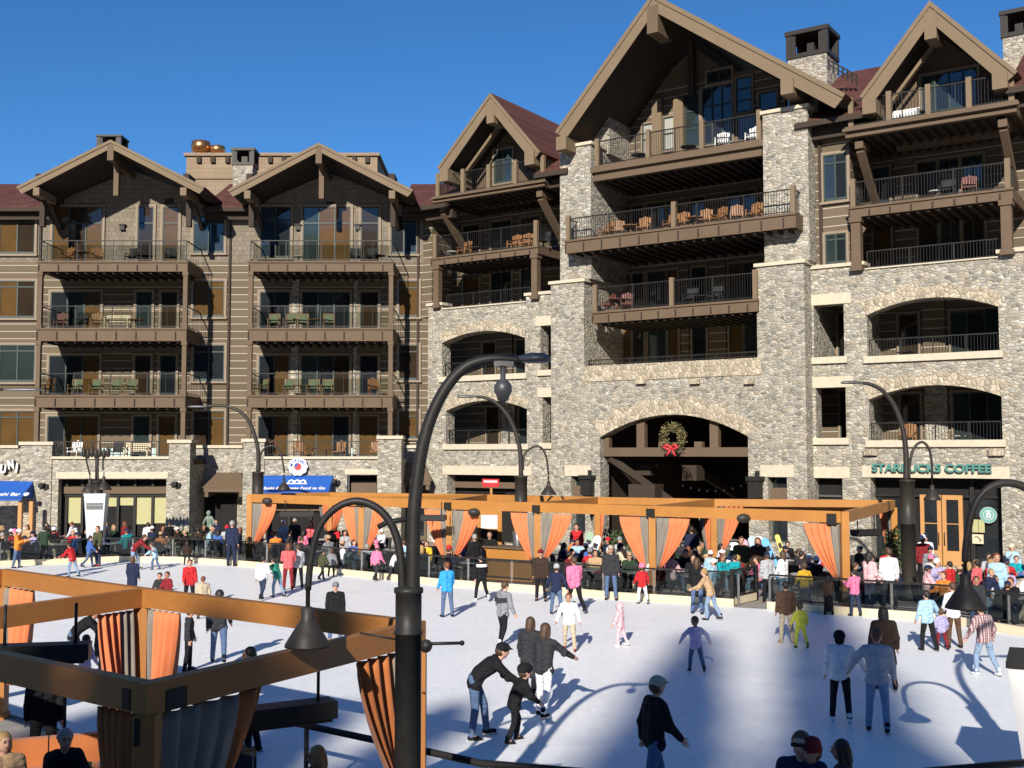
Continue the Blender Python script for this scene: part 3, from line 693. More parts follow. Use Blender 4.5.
# --- bays either side: stone fronts with arched loggias
def bay_stone(sa, sb, rows, name='stone_wall'):
    c = MB()
    for z0, z1, ops in rows: wall_row(c, sa, sb, z0, z1, -.8, 0, ops)
    o = obj(name, c, G['rubble_stone'], stone); return o
def op(xa, xb, ysill, yspring, ycrown, xm):
    a, b = Ws(xa,0,(ysill+yspring)/2), Ws(xb,0,(ysill+yspring)/2)
    zs = Wz(xm,yspring); return (a, b, Wz(xm,ysill) if ysill < 520 else .1, zs, (Wz(xm,ycrown)-zs) if ycrown else 0)
# right bay
R0, R1 = Ws(806), sE
A2 = op(867,999,353.5,311,297.5,933); w2 = op(814,844,357,304.5,None,829); A1 = op(869,1002,440,398,385,935); w1 = op(816,846,438,387.5,None,830)
S0 = op(871,1002,560,478,None,935); g0 = op(815,843,560,478,None,830); g0 = (g0[0], g0[1], .9, g0[3], 0)
zr1, zr2, zr3 = Wz(930,466), Wz(930,374), Wz(930,264)
bay_stone(R0, R1, [(0, zr1, [S0, g0]), (zr1, zr2, [A1, w1]), (zr2, zr3, [A2, w2])])
for a in (A1, A2): arch_trim(stone, a[0], a[1], a[3], a[4], 0, .55, 11)
for a in (w1, w2, g0, S0):
    c = MB(); c.fb(a[0]-.35, a[1]+.35, .002, .035, a[3], a[3]+.5); obj('lintel', c, G['limestone'], stone)
for a in (A1, A2, w1, w2):
    c = MB(); c.fb(a[0]-.15, a[1]+.15, .002, .14, a[2]-.3, a[2]+.0); obj('sill', c, G['limestone'], stone)
for x in (871, 997): s, z = W.px(x, 452); c = MB(); c.fb(s-.3, s+.3, .002, .2, z-.15, z+.15); obj('corbel', c, G['cut_stone'], stone)
# mid bay
M0, M1 = Ws(428), Ws(551)+.3
B2 = op(442,525,375,340.5,331,484); v2 = op(540.5,552,370,325.5,None,546); B1 = op(446,527,444,410,400.5,486); v1 = op(542.5,553.5,443,397,None,547)
Q0 = op(447,527,560,475,None,486)
zm1, zm2, zm3 = Wz(485,466), Wz(485,393), Wz(485,306)
bay_stone(M0, M1, [(0, zm1, [Q0]), (zm1, zm2, [B1, v1]), (zm2, zm3, [B2, v2])])
for a in (B1, B2): arch_trim(stone, a[0], a[1], a[3], a[4], 0, .5, 11)
for a in (v1, v2, Q0): c = MB(); c.fb(a[0]-.3, a[1]+.3, .002, .035, a[3], a[3]+.5); obj('lintel', c, G['limestone'], stone)
for a in (B1, B2, v1, v2): c = MB(); c.fb(a[0]-.15, a[1]+.15, .002, .14, a[2]-.3, a[2]); obj('sill', c, G['limestone'], stone)
# loggia floors, railings and windows behind the arches
for (sa, sb, a, w) in ((R0, R1, A1, w1), (R0, R1, A2, w2), (M0, M1, B1, v1), (M0, M1, B2, v2)):
    slab(stone, 'loggia_floor', 'dark_timber', sa+.1, sb-.1, NW+.01, -.81, a[2]-.45, a[2]-.25)
    slab(stone, 'loggia_partition', 'rubble_stone', (a[1]+.25 if w[0] > a[1] else a[0]-.55), (a[1]+.5 if w[0] > a[1] else a[0]-.3), NW+.01, -.81, a[2]-.24, a[2]+3.0)
    railing(stone, a[0], a[1], a[2]-.2, 1.0, -.3, post=1.5)
    wd = a[1]-a[0]
    slab(stone, 'siding_pilaster', 'rubble_stone' if a in (A1, B1) else 'log_siding', a[0]+wd*.3, a[0]+wd*.48, NW, NW+.2, a[2]-.24, a[2]+3.0)
    window(stone, a[0]+wd*.1, a[0]+wd*.26, a[2]-.2, a[2]+2.2, NW+.005, 1, 1, ['pane_rose'], trim=.1)
    window(stone, a[0]+wd*.52, a[0]+wd*.92, a[2]-.2, a[2]+2.2, NW+.005, 3, 1, ['pane_teal','pane_dark','pane_teal'], trim=.1)
    window(stone, w[0]+.1, w[1]+.5, w[2], w[3], NW+.005, 1, 1, ['pane_rose'], trim=.1)
# --- parapets, decks and upper timber storeys
def cop(xa, xb, y, n=0.0, d=1.0, h=.16):
    s0, s1 = Ws(xa,n,y), Ws(xb,n,y); z = Wz((xa+xb)/2, y, n); c = MB(); c.fb(s0, s1, n-d, n+.08, z-h, z); obj('coping', c, G['limestone'], stone); return s0, s1, z
def pier(xa, xb, ytop, zbase, n=0.0):
    s0, s1 = Ws(xa,n,ytop), Ws(xb,n,ytop); z = Wz((xa+xb)/2, ytop, n)-.16
    c = MB(); c.fb(s0, s1, n-.8, n-.003, zbase+.003, z); obj('stone_pier', c, G['rubble_stone'], stone)
    c = MB(); c.fb(s0-.08, s1+.08, n-.9, n+.1, z+.002, z+.16); obj('coping', c, G['limestone'], stone)
pier(998, 1050, 247.5, zr3); pier(806, 863, 264, zr3-.35)
s0, s1, zR = Ws(865,0,265), Ws(998,0,258), Wz(930,262.5); c = MB(); c.fb(s0, s1, -.9, .08, zr3+.003, zR); obj('coping', c, G['limestone'], stone)
slab(stone, 'balcony_floor', 'dark_timber', R0+.1, R1-.1, NW+.01, -.91, zr3-.3, zr3-.1)
railing(stone, s0, s1, zR, .85, -.4, post=2.0)
pier(526, 551, 292, zm3); pier(428, 442, 303, zm3-.2)
s0, s1, zM = Ws(442.5,0,308), Ws(525.5,0,302), Wz(485,305); c = MB(); c.fb(s0, s1, -.9, .08, zm3+.003, zM+.02); obj('coping', c, G['limestone'], stone)
slab(stone, 'balcony_floor', 'dark_timber', M0+.1, M1-.1, NW+.01, -.91, zm3-.3, zm3-.1)
railing(stone, s0, s1, zM, .85, -.4, post=1.8)
def upper(xl, xr, yt, yb, yr, xm, n1, pw, led, parent=stone, gl=True):
    s0, s1 = Ws(xl,n1,(yt+yb)/2), Ws(xr,n1,(yt+yb)/2); zt, zb = Wz(xm,yt,n1), Wz(xm,yb,n1)
    deck(stone, s0, s1, NW+.01, n1, zt, zb, 8, ledge=led); railing(stone, s0+.2, s1-.2, zt, Wz(xm,yr,n1)-zt, n1-.15, post=2.0, posts_wood=pw, ret=1.6)
    return s0, s1, zt, zb
r3 = upper(848, 1013, 197.5, 208.5, 171, 930, .3, 7.6, False); r4 = upper(846, 1017, 114, 126, 86, 930, .7, 1.9, True)
m3 = upper(431, 538, 252, 259.5, 229, 485, .3, 6, False); m4 = upper(434, 545, 188, 195, 166, 490, .7, 1.9, True)
for s in (r3[0]+.3, r3[1]-.3): post(stone, s, 0.05, zR if s > r3[0]+1 else zR-.1, r3[3]-.003, .42)
for s in (m3[0]+.3, m3[1]-.3): post(stone, s, 0.05, zM+.05, m3[3]-.003, .36)
for s, zz in ((r4[0]+.5, r4[3]), (r4[1]-.6, r4[3]), (m4[0]+.4, m4[3]), (m4[1]-.5, m4[3])):
    b = MB(); b.fb(s-.18, s+.18, -.6, .5, zz-.45, zz-.11); b.beam((s, -.3, zz-.5), (s, 2.1, zz-2.6), .3, .34); obj('knee_brace', b, G['brown_timber'], stone)
# upper walls flush beside the loggias
c = MB(); c.fb(Ws(808,-.3,200), Ws(850,-.3,200), -2.19, -.3, zr3, Wz(830,125,-.3)); obj('log_wall', c, G['log_siding'], stone)
window(stone, Ws(824,-.3,180), Ws(854,-.3,180)-.3, Wz(838,199,-.3), Wz(838,154,-.3), -.295, 2, 1, ['pane_blue','pane_dark'], trim=.14, transom=.2)
window(stone, Ws(826,-.3,250), Ws(847,-.3,250), Wz(836,262.5,-.3), Wz(836,234,-.3), -.295, 2, 1, ['pane_teal','pane_dark'], trim=.12, transom=.2)
c = MB(); s = Ws(821,-.3,200); c.fb(s-.07, s+.07, -.299, -.18, zr3, Wz(821,130,-.3)); obj('downpipe', c, G['dark_timber'], stone)
c = MB(); c.fb(Ws(419,-.3,250), Ws(432,-.3,250), -2.19, -.3, zm3-.3, Wz(425,205,-.3)); obj('log_wall', c, G['log_siding'], stone)
for fl, kds in ((zR-.1, ('pane_tan','pane_rose','pane_teal','pane_rose')), (r3[2], ('pane_blue','pane_rose','pane_dark','pane_dark'))):
    for j, (xa, xb, nc) in enumerate(((874,891,1), (919,938,1), (941,961,2), (963,985,2))):
        window(stone, Ws(xa,NW,230), Ws(xb,NW,230), fl+.1, fl+2.5, NW+.005, nc, 1, [kds[j]], trim=.12)
    slab(stone, 'siding_pilaster', 'log_siding', Ws(896,NW,230), Ws(916,NW,230), NW, NW+.15, fl, fl+2.8)
for fl, kds in ((zM-.1, ('pane_tan','pane_dark','pane_teal')), (m3[2], ('pane_rose','pane_teal','pane_tan'))):
    for j, (xa, xb, nc) in enumerate(((464,480,1), (492,512,2), (522,541,2))):
        window(stone, Ws(xa,NW,260), Ws(xb,NW,260), fl+.1, fl+2.5, NW+.005, nc, 1, [kds[j]], trim=.12)
window(stone, Ws(436,NW,220)+.5, Ws(452,NW,220)+.4, m3[2]+.4, m3[2]+2.6, NW+.005, 2, 1, ['pane_teal','pane_blue'], trim=.12)
# gables of the side bays
NG2 = -1.6; SG = []
for (apx, lfx, rtx, n1, xwa, xwb, ya, yb, nc) in (((930,1),(860,97),(1018,72),.9, 922,978,72,110,4), ((491,93),(438,168),(541,152),.9, 495,513,150,182,2)):
    ap, lf, rt = W.px(*apx, n1), W.px(*lfx, n1), W.px(*rtx, n1)
    print('side gable', ap[0]-lf[0], rt[0]-ap[0], ap[1], lf[1], rt[1])
    gw = MB(); gw.prism([(lf[0]+.9, lf[1]-2.0), (rt[0]-.9, lf[1]-2.0), (rt[0]-.9, rt[1]+.3), (ap[0], ap[1]-.9), (lf[0]+.9, lf[1]+.3)], NG2-.4, NG2+.001); SG.append((lf[0]+.5, rt[0]-.5)); obj('gable_wall', gw, G['brown_timber'], stone)
    gable_roof(stone, ap, lf, rt, n1, -11, th=.38, board=.45, purlins=(-.86, .8))
    kb = MB(); kb.fb(ap[0]-.25, ap[0]+.25, n1-1.2, n1+.08, ap[1]-1.7, ap[1]-.5); obj('king_post', kb, G['pale_timber'], stone)
    window(stone, Ws(xwa,NG2,100), Ws(xwb,NG2,100), max(Wz((xwa+xwb)/2,yb,NG2), .0), Wz((xwa+xwb)/2,ya,NG2), NG2+.006, nc, 1, ['pane_teal','pane_dark','pane_blue','pane_dark'] if nc == 4 else ['pane_teal','pane_blue'], trim=.12, transom=.3)
# main roof strips between the gables
ze = Wz(840,116,.6)
rp = [Vector((Ws(420), -.7, ze)), Vector((sE, -.7, ze)), Vector((sE, 7.0, ze+4.6)), Vector((Ws(420), 7.0, ze+4.6))]
for a, b in ((Ws(800,0,110), SG[0][0]), (SG[0][1], sE), (Ws(424,0,200), SG[1][0]), (SG[1][1], Ws(575,0,170))):
    zz = ze if a > 10 else Wz(545,172,.6)
    if b < 3: zz = Wz(428,205,.6)
    q = [Vector((a,-.7,zz)), Vector((b,-.7,zz)), Vector((b,6.5,zz+4.4)), Vector((a,6.5,zz+4.4))]
    c = MB(); c.add(q+[p-Vector((0,0,.3)) for p in q], [(0,1,2,3), (7,6,5,4), (0,4,5,1), (1,5,6,2), (2,6,7,3), (3,7,4,0)]); o = obj('roof', c, G['roof_shingle'], stone)
    c = MB(); c.fb(a, b, .702, .86, zz-.32, zz-.08); c.fb(a, b, -.2, .2, zz-.8, zz-.33); obj('gutter', c, G['dark_timber'], o)
chimney(stone, W, -4.0, 786, 828, 33, 52, 85, depth=1.8); chimney(stone, W, -5.0, 1000, 1034, 12, 32, 60, depth=1.8)
# snow guards on the roof edges
c = MB()
for k in range(7): 
    s, z = W.px(829+k*4.6, 66+k*2.6, -2.5); c.beam((s, 2.5, z-.2), (s, 2.5, z+.35), .07, .07)
    if k < 6: s2, z2 = W.px(829+(k+1)*4.6, 66+(k+1)*2.6, -2.5); c.beam((s, 2.5, z+.3), (s2, 2.5, z2+.3), .06, .06); c.beam((s, 2.5, z+.05), (s2, 2.5, z2+.05), .06, .06)
obj('snow_guard', c, G['black_metal'], stone)
# ground floor fronts
c = MB(); c.fb(S0[0], S0[1], -1.0, -.9, .1, S0[3]); cf_ = obj('shop_front', c, G['dark_interior'], stone)
c = MB()
for x in (872, 904, 973, 1001): s = Ws(x,-.8,520); c.fb(s-.09, s+.09, -.88, -.7, .1, S0[3])
z = Wz(935,496,-.8); c.fb(S0[0], S0[1], -.87, -.72, z-.05, z+.05); obj('shop_frame', c, G['black_metal'], cf_)
c = MB(); c.fb(Ws(976,-.8,520), Ws(1000,-.8,520), -.86, -.84, .3, z-.06); obj('pane', c, G['pane_dark'], cf_)
c = MB(); c.fb(Ws(873,-.8,520), Ws(903,-.8,520), -.86, -.84, .3, z-.06); obj('pane', c, G['pane_dark'], cf_)
for xa, xb in ((920.5, 941.5), (942.5, 963)):
    s0, s1 = Ws(xa,-.7,520), Ws(xb,-.7,520); zt = Wz(940,495,-.7); c = MB(); w = .17
    c.fb(s0, s0+w, -.8, -.66, .12, zt); c.fb(s1-w, s1, -.8, -.66, .12, zt); c.fb(s0+w, s1-w, -.8, -.66, zt-.2, zt); c.fb(s0+w, s1-w, -.8, -.66, .12, .75); c.fb(s0+w, s1-w, -.78, -.68, 1.9, 1.94)
    d = obj('door', c, G['oak_door'], cf_); c = MB(); c.fb(s0+w, s1-w, -.76, -.72, .75, zt-.2); obj('pane', c, G['pane_dark'], d)
    c = MB(); hx = s1-.1 if xa < 930 else s0+.1; c.tube([(hx, .6, 1.0), (hx, .56, 1.05), (hx, .56, 1.5), (hx, .6, 1.55)], .02, 6); obj('handle', c, G['black_metal'], d)
c = MB(); c.fb(Q0[0], Q0[1], -1.0, -.9, .1, Q0[3]); cf_ = obj('shop_front', c, G['dark_interior'], stone)
c = MB(); c.fb(Q0[0]+.1, Q0[1]-.1, -.85, -.5, Wz(486,488,-.6), Wz(486,482,-.6)); obj('fascia_panel', c, G['brown_timber'], cf_)
c = MB(); c.fb(g0[0], g0[1], -.7, -.6, g0[2], g0[3]); cf_ = obj('ground_window', c, G['dark_interior'], stone)
c = MB(); z = Wz(830,496,-.5); c.fb(g0[0], g0[1], -.6, -.5, z-.04, z+.04); obj('window_bar', c, G['grey_metal'], cf_)
for x, y in ((590,484), (757.5,486)):
    s, z = W.px(x, y, TW); c = MB(); c.fb(s-.28, s+.28, TW+.05, TW+.5, z-.55, z+.25); c.fb(s-.36, s+.36, TW+.0, TW+.58, z+.252, z+.45); c.fb(s-.1, s+.1, TW, TW+.049, z-.6, z+.7); obj('wall_lantern', c, G['black_metal'], stone)
# ================================================================ ground and ice
g = MB(); g.add([(-900,-300,0),(900,-300,0),(900,1500,0),(-900,1500,0)], [(0,1,2,3)])
struct(obj('ground', g, G['paver']))
FAR = [(0,567),(60,564.5),(115,562),(175,562.5),(232,566),(340,575.5),(440,586),(568,595.5),(616,600),(767,610),(862,617),(938,622.5),(1023,637)]
far_pts = [gnd(x, y).to_2d() for x, y in FAR]
near_pts = [Vector(p) for p in ((16.8,25.5),(17,20.5),(14.5,17),(10.5,15.5),(6.9,14.75),(4.6,14.1),(1.5,14.05),(-.35,14.6),(-1.23,15.3),(-2.95,16.6),(-6.2,19.0),(-9.8,21.9),(-14,26),(-20,33),(-24,40),(-24.5,46))]
ring = far_pts + near_pts
ic = MB(); ic.add([(p.x, p.y, .02) for p in ring], [list(range(len(ring)))[::-1]])
struct(obj('ice_rink', ic, G['ice']))
# ================================================================ rink edge: curb board, fences
def offset(pts, d):
    out = []
    for i, p in enumerate(pts):
        t = (pts[min(i+1, len(pts)-1)] - pts[max(i-1, 0)]).normalized(); out.append(p + Vector((-t.y, t.x))*d)
    return out
def ribbon(m, pts, z0, z1, w, mi=0):
    a = offset(pts, w/2); b = offset(pts, -w/2); n = len(pts); vs = []
    for i in range(n): vs += [(a[i].x,a[i].y,z0), (b[i].x,b[i].y,z0), (b[i].x,b[i].y,z1), (a[i].x,a[i].y,z1)]
    fs = []
    for i in range(n-1):
        for k in range(4): fs.append((i*4+k, i*4+(k+1)%4, i*4+4+(k+1)%4, i*4+4+k))
    fs += [(0,3,2,1), (n*4-4, n*4-3, n*4-2, n*4-1)]; m.add(vs, fs, mi); return m
def resample(pts, step):
    out = [pts[0]]; acc = 0
    for a, b in zip(pts, pts[1:]):
        L = (b-a).length; t = step-acc
        while t <= L: out.append(a+(b-a)*(t/L)); t += step
        acc = (acc+L) % step
    if (out[-1]-pts[-1]).length > .3: out.append(pts[-1])
    return out
iA = next(i for i, p in enumerate(far_pts) if FAR[i][0] == 767)
gateA = gnd(734, 607).to_2d()
curb = tag(struct(link('x', None)) if False else thing('rink_curb', 'low cream kick board running along the far edge of the ice', 'curb'), 'low cream kick board running along the far edge of the ice', 'curb')
fl = offset(far_pts, .08)
m = MB(); ribbon(m, fl[:iA]+[gateA], .0, .26, .12); obj('board', m, G['cream_board'], curb)
m = MB(); ribbon(m, fl[iA:], .0, .26, .12); obj('board', m, G['cream_board'], curb)
def glass_fence(name, label, pts, cable=False):
    f = thing(name, label, 'fence', (pts[0].x, pts[0].y, 0)); o = pts[0]
    ps = resample([p-o for p in pts], 1.9)
    r = MB(); ribbon(r, ps, 1.05, 1.11, .07); obj('top_rail', r, G['black_metal'], f)
    r = MB(); ribbon(r, ps, .30, .34, .05); obj('bottom_rail', r, G['black_metal'], f)
    for p in ps:
        q = MB(); q.box(p.x-.035, p.x+.035, p.y-.035, p.y+.035, 0, 1.05); q.box(p.x-.07, p.x+.07, p.y-.07, p.y+.07, 0, .03); obj('post', q, G['grey_metal'], f)
    for a, b in zip(ps, ps[1:]):
        q = MB(); d = (b-a).normalized(); ribbon(q, [a+d*.06, b-d*.06], .36, 1.03, .015); obj('glass_panel', q, G['fence_glass'], f)
    if cable:
        r = MB(); ribbon(r, ps, 1.72, 1.735, .015); obj('cable', r, G['grey_metal'], f)
    return f
fo = offset(far_pts, .32)
g2 = gateA + Vector((.2,.25))
glass_fence('glass_fence', 'long glass panel fence with black rail along the far side of the rink', fo[:iA]+[g2])
glass_fence('glass_fence', 'glass panel fence with black rail beside the coffee terrace at right', fo[iA:])
# open gate between the two fences
gt = thing('rink_gate', 'open black framed gate standing between the two glass fences', 'gate', (gateA.x, gateA.y+.25, 0), R(52)); q = MB()
for x in (0, 1.75): q.box(x-.06, x+.06, -.06, .06, 0, 1.2)
q.box(0, 1.75, -.03, .03, 1.1, 1.18); q.box(0, 1.75, -.03, .03, .28, .34); obj('gate_frame', q, G['black_metal'], gt)
q = MB(); q.box(.07, 1.68, -.01, .01, .36, 1.08); obj('gate_glass', q, G['fence_glass'], gt)
q = MB(); q.box(.07, 1.7, -.05, .05, .03, .27); obj('kick_board', q, G['cream_board'], gt)
# near fence: plain black rail
nf = thing('black_railing', 'black tubular railing along the near edge of the ice', 'fence', (0, 14, 0))
np_ = [p for p in offset(near_pts, .1)]; nr = resample([p-Vector((0,14)) for p in np_[1:14]], 2.1)
r = MB(); r.tube([(p.x,p.y-14,1.06) for p in np_[1:14]], .05, 8); obj('top_rail', r, G['black_metal'], nf)
for p in nr: r = MB(); r.tube([(p.x,p.y,0),(p.x,p.y,1.03)], .035, 8); obj('post', r, G['black_metal'], nf)

# ================================================================ pergolas
def post3(parent, p, h, w=.24, mat='amber_wood'):
    q = MB(); q.box(p.x-w/2, p.x+w/2, p.y-w/2, p.y+w/2, 0, h); q.box(p.x-w*.62, p.x+w*.62, p.y-w*.62, p.y+w*.62, 0, .12); o = obj('post', q, G[mat], parent)
    return o
def bar(parent, a, b, h, bh=.36, bw=.14, mat='amber_wood', name='beam', ext=0):
    a = Vector((a[0],a[1],h-bh/2)); b = Vector((b[0],b[1],h-bh/2)); d = (b-a).normalized(); q = MB(); q.beam(a-d*ext, b+d*ext, bw, bh)
    return obj(name, q, G[mat], parent)
def bracket(parent, p, h, ang=0, w=.2, hh=.28):
    q = MB(); M = Matrix.Rotation(ang, 4, 'Z'); M.translation = (p.x, p.y, 0)
    q.box(-w/2, w/2, -.16, .16, h-hh, h, 0, M); return obj('steel_bracket', q, G['black_metal'], parent)
def curtain(a, b, top, bottom, tie, label, cols, group=None, depth=.1, wa=1.0, wt=.16, k=36, om='orange_cloth'):
    """cloth hung on the line a-b, gathered towards point `tie` (2D); cols = [(fraction, material)...] from a to b"""
    a = Vector(a); b = Vector(b); tie = Vector(tie); v = []; N = 10; mid = (a+b)/2
    m = MB(); d = (b-a).normalized(); nn = Vector((-d.y, d.x)); L = (b-a).length; rr = random.Random(sum(map(ord, label)))
    ph = [rr.uniform(0, 6.28) for _ in range(3)]
    for j in range(N+1):
        t = j/N; z = top+(bottom-top)*t; g = 1-(1-wt)*(t**1.5); sag = math.sin(math.pi*min(1, t))*.05
        for i in range(k+1):
            u = i/k; base = a+(b-a)*u; p = tie+(base-tie)*g
            fold = math.sin(u*k*.95+ph[0])*depth*(.35+.65*t**.5)*(.45+.55*g) + math.sin(u*9+ph[1])*depth*.6*t
            p = p + nn*fold
            v.append((p.x, p.y, z - (abs(u-.5)*.0)))
    vb = [(x-nn.x*.012, y-nn.y*.012, z) for x, y, z in v]; fs = []; ms = []
    W1 = k+1; off = len(v)
    def mat(u):
        acc = 0
        for fr, mi in cols:
            acc += fr
            if u <= acc+1e-6: return mi
        return cols[-1][1]
    for j in range(N):
        for i in range(k):
            fs.append((j*W1+i, j*W1+i+1, (j+1)*W1+i+1, (j+1)*W1+i)); ms.append(mat((i+.5)/k))
            fs.append((off+(j+1)*W1+i, off+(j+1)*W1+i+1, off+j*W1+i+1, off+j*W1+i)); ms.append(mat((i+.5)/k))
    for i in range(k):
        fs.append((i, off+i, off+i+1, i+1)); ms.append(mat((i+.5)/k)); o2 = N*W1; fs.append((o2+i, o2+i+1, off+o2+i+1, off+o2+i)); ms.append(mat((i+.5)/k))
    for j in range(N):
        for i in (0, k): fs.append((j*W1+i, (j+1)*W1+i, off+(j+1)*W1+i, off+j*W1+i)); ms.append(mat(i/k))
    o3 = Vector((tie.x, tie.y, 0)); m.v = [(p[0]-o3.x, p[1]-o3.y, p[2]) for p in v+vb]; m.f = [list(f) for f in fs]; m.m = ms; m.sm = [True]*len(fs)
    c = obj('curtain', m, [G[om], G['grey_cloth']], None, o3); tag(c, label, 'curtain', group)
    return c
FH = 3.12
fpx = [249, 361, 449, 537.5, 652, 845]
fl0, fl1 = gnd(249, 562.5).to_2d(), gnd(845, 609).to_2d()
def frontpt(x):
    d = ray(x, 560); a = fl0; b = fl1; r2 = Vector((d.x, d.y)); e = b-a
    t = (a.x*e.y-a.y*e.x)/(r2.x*e.y-r2.y*e.x); return r2*t
fp = [frontpt(x) for x in fpx]
bpx = [(330,492.3), (486,494.5), (597,497), (713,499), (893,500)]
bp = [gnd(x, y, FH).to_2d() for x, y in bpx]
pg = thing('cafe_pergola', 'long amber timber pergola with orange curtains on the far side of the rink', 'pergola', (fp[0].x, fp[0].y, 0)); po = pg.location.to_2d()
for i, p in enumerate(fp): post3(pg, p-po, FH-.36 if i not in (0, 5) else FH)
for p in bp: post3(pg, p-po, FH-.3)
fe = (fp[-1]-fp[0]).normalized()
bar(pg, fp[0]-po-fe*.1, fp[-1]-po+fe*.12, FH, .37)
for a, b in zip(bp, bp[1:]): bar(pg, a-po, b-po, FH+.003, .30)
for a, b in zip(bp, bp[1:]): bar(pg, a-po+Vector((0,.5)), b-po+Vector((0,.5)), FH-.32, .2)
for i, j in ((0,0), (1,1), (2,1), (3,2), (4,3), (5,4)): bar(pg, fp[i]-po+(bp[j]-fp[i]).normalized()*.1, bp[j]-po, FH+.002 if i < 5 else FH-.002, .37, .16)
for i in range(1, 5): bracket(pg, fp[i]-po-Vector((0,.02)), FH-.1, math.atan2(fe.y, fe.x), .3, .3)
bracket(pg, fp[5]-po-fe*.38-Vector((0,.0)), FH-.08, math.atan2(fe.y, fe.x), .3, .34)
OG = [(.62, 0), (.38, 1)]; GO = [(.4, 1), (.6, 0)]
nz = ['first', 'second', 'third', 'fourth', 'fifth', 'sixth']
ynb = {0:545, 1:552, 2:558, 3:560, 4:568, 5:578}
spans = {0:(None,276), 1:(341,386), 2:(424,481), 3:(511,573), 4:(620,691), 5:(803,None)}
for i, (l, r) in spans.items():
    P = fp[i]; zb = at(fpx[i], ynb[i], P.y).z
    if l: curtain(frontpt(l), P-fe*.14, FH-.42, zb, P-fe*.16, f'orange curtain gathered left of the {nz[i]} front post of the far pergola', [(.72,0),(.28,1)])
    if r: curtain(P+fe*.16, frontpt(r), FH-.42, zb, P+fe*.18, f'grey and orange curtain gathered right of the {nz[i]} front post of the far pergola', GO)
def bk(x): return bp_at(x)
def bp_at(x):
    for k, ((x0,_),(x1,_)) in enumerate(zip(bpx, bpx[1:])):
        if x <= x1 or k == len(bpx)-2: t = (x-x0)/(x1-x0); return bp[k]+(bp[k+1]-bp[k])*t
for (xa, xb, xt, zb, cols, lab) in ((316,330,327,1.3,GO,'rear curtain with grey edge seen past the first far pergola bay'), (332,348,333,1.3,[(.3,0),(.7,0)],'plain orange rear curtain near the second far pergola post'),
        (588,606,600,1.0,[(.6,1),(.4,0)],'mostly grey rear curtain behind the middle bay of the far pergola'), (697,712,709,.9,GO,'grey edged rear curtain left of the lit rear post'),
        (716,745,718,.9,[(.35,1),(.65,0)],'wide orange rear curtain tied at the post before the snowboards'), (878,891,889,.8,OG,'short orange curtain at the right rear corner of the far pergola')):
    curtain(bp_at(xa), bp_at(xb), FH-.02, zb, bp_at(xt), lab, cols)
# ---- near pergola
NH = 2.8; NB = .30
A_, B_, C_ = [gnd(x, y, NH).to_2d() for x, y in ((148,682),(418,621),(143,588))]
E_ = gnd(4, 569, NH).to_2d(); D_ = A_+(C_-B_); E2 = E_+(A_-B_)
pn = thing('near_pergola', 'dark amber timber pergola in the left foreground with tied curtains', 'pergola', (A_.x, A_.y, 0)); o2 = A_
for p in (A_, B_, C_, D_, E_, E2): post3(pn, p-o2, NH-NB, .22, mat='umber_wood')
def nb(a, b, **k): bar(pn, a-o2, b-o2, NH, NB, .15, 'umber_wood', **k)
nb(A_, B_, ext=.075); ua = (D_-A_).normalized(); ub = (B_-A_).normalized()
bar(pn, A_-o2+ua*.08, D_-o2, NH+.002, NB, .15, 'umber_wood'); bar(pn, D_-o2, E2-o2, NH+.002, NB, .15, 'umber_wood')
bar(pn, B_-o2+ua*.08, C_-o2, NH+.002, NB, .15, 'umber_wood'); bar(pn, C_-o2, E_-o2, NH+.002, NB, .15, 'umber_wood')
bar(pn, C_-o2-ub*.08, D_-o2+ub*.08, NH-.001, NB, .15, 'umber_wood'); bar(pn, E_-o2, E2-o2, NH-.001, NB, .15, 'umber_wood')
q = MB(); q.beam((A_-o2+ub*.16).to_3d()+Vector((0,0,NH-.2))+Vector((ub.y,-ub.x,0))*.08, (A_-o2+ub*.42).to_3d()+Vector((0,0,NH-.2))+Vector((ub.y,-ub.x,0))*.08, .02, .2); obj('steel_bracket', q, G['black_metal'], pn)
q = MB(); q.beam((A_-o2+ua*.18).to_3d()+Vector((0,0,NH-.18))-Vector((ub.x,ub.y,0))*.08, (A_-o2+ua*.3).to_3d()+Vector((0,0,NH-.18))-Vector((ub.x,ub.y,0))*.08, .02, .2); obj('steel_bracket', q, G['black_metal'], pn)
q = MB(); q.beam(Vector((0,0,NH-NB-.28))-Vector((ub.x,ub.y,0))*.115, Vector((0,0,NH-NB-.02))-Vector((ub.x,ub.y,0))*.115, .05, .05); obj('steel_bracket', q, G['black_metal'], pn)
z0 = NH-NB-.03
curtain(A_+ua*.12, A_+ua*.8, z0, .9, A_+ua*.1, 'rust curtain hanging left of the near corner post of the foreground pergola', [(1,0)], wt=.3, om='rust_and_shade_cloth')  # om: darker copy of the orange cloth, shade painted into its colour
curtain(A_+ub*.12, A_+ub*1.6, z0, .9, A_+ub*.14, 'shaded curtain hanging right of the near corner post of the foreground pergola', [(.75,1),(.25,0)], wt=.25, om='rust_and_shade_cloth')
curtain(B_-ub*1.35, B_-ub*.1, z0, .55, B_-ub*.15, 'swagged orange and grey curtain beside the tall black lamp post', [(.62,0),(.38,1)], wt=.2, k=40, om='rust_and_shade_cloth')
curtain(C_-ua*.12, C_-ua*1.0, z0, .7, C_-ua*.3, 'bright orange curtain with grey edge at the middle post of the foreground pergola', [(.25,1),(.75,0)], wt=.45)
curtain(C_-ub*.9, C_-ub*.15, z0, .7, C_-ub*.2, 'narrow striped curtain in the shade beside the middle post', [(.55,0),(.45,1)], wt=.5)
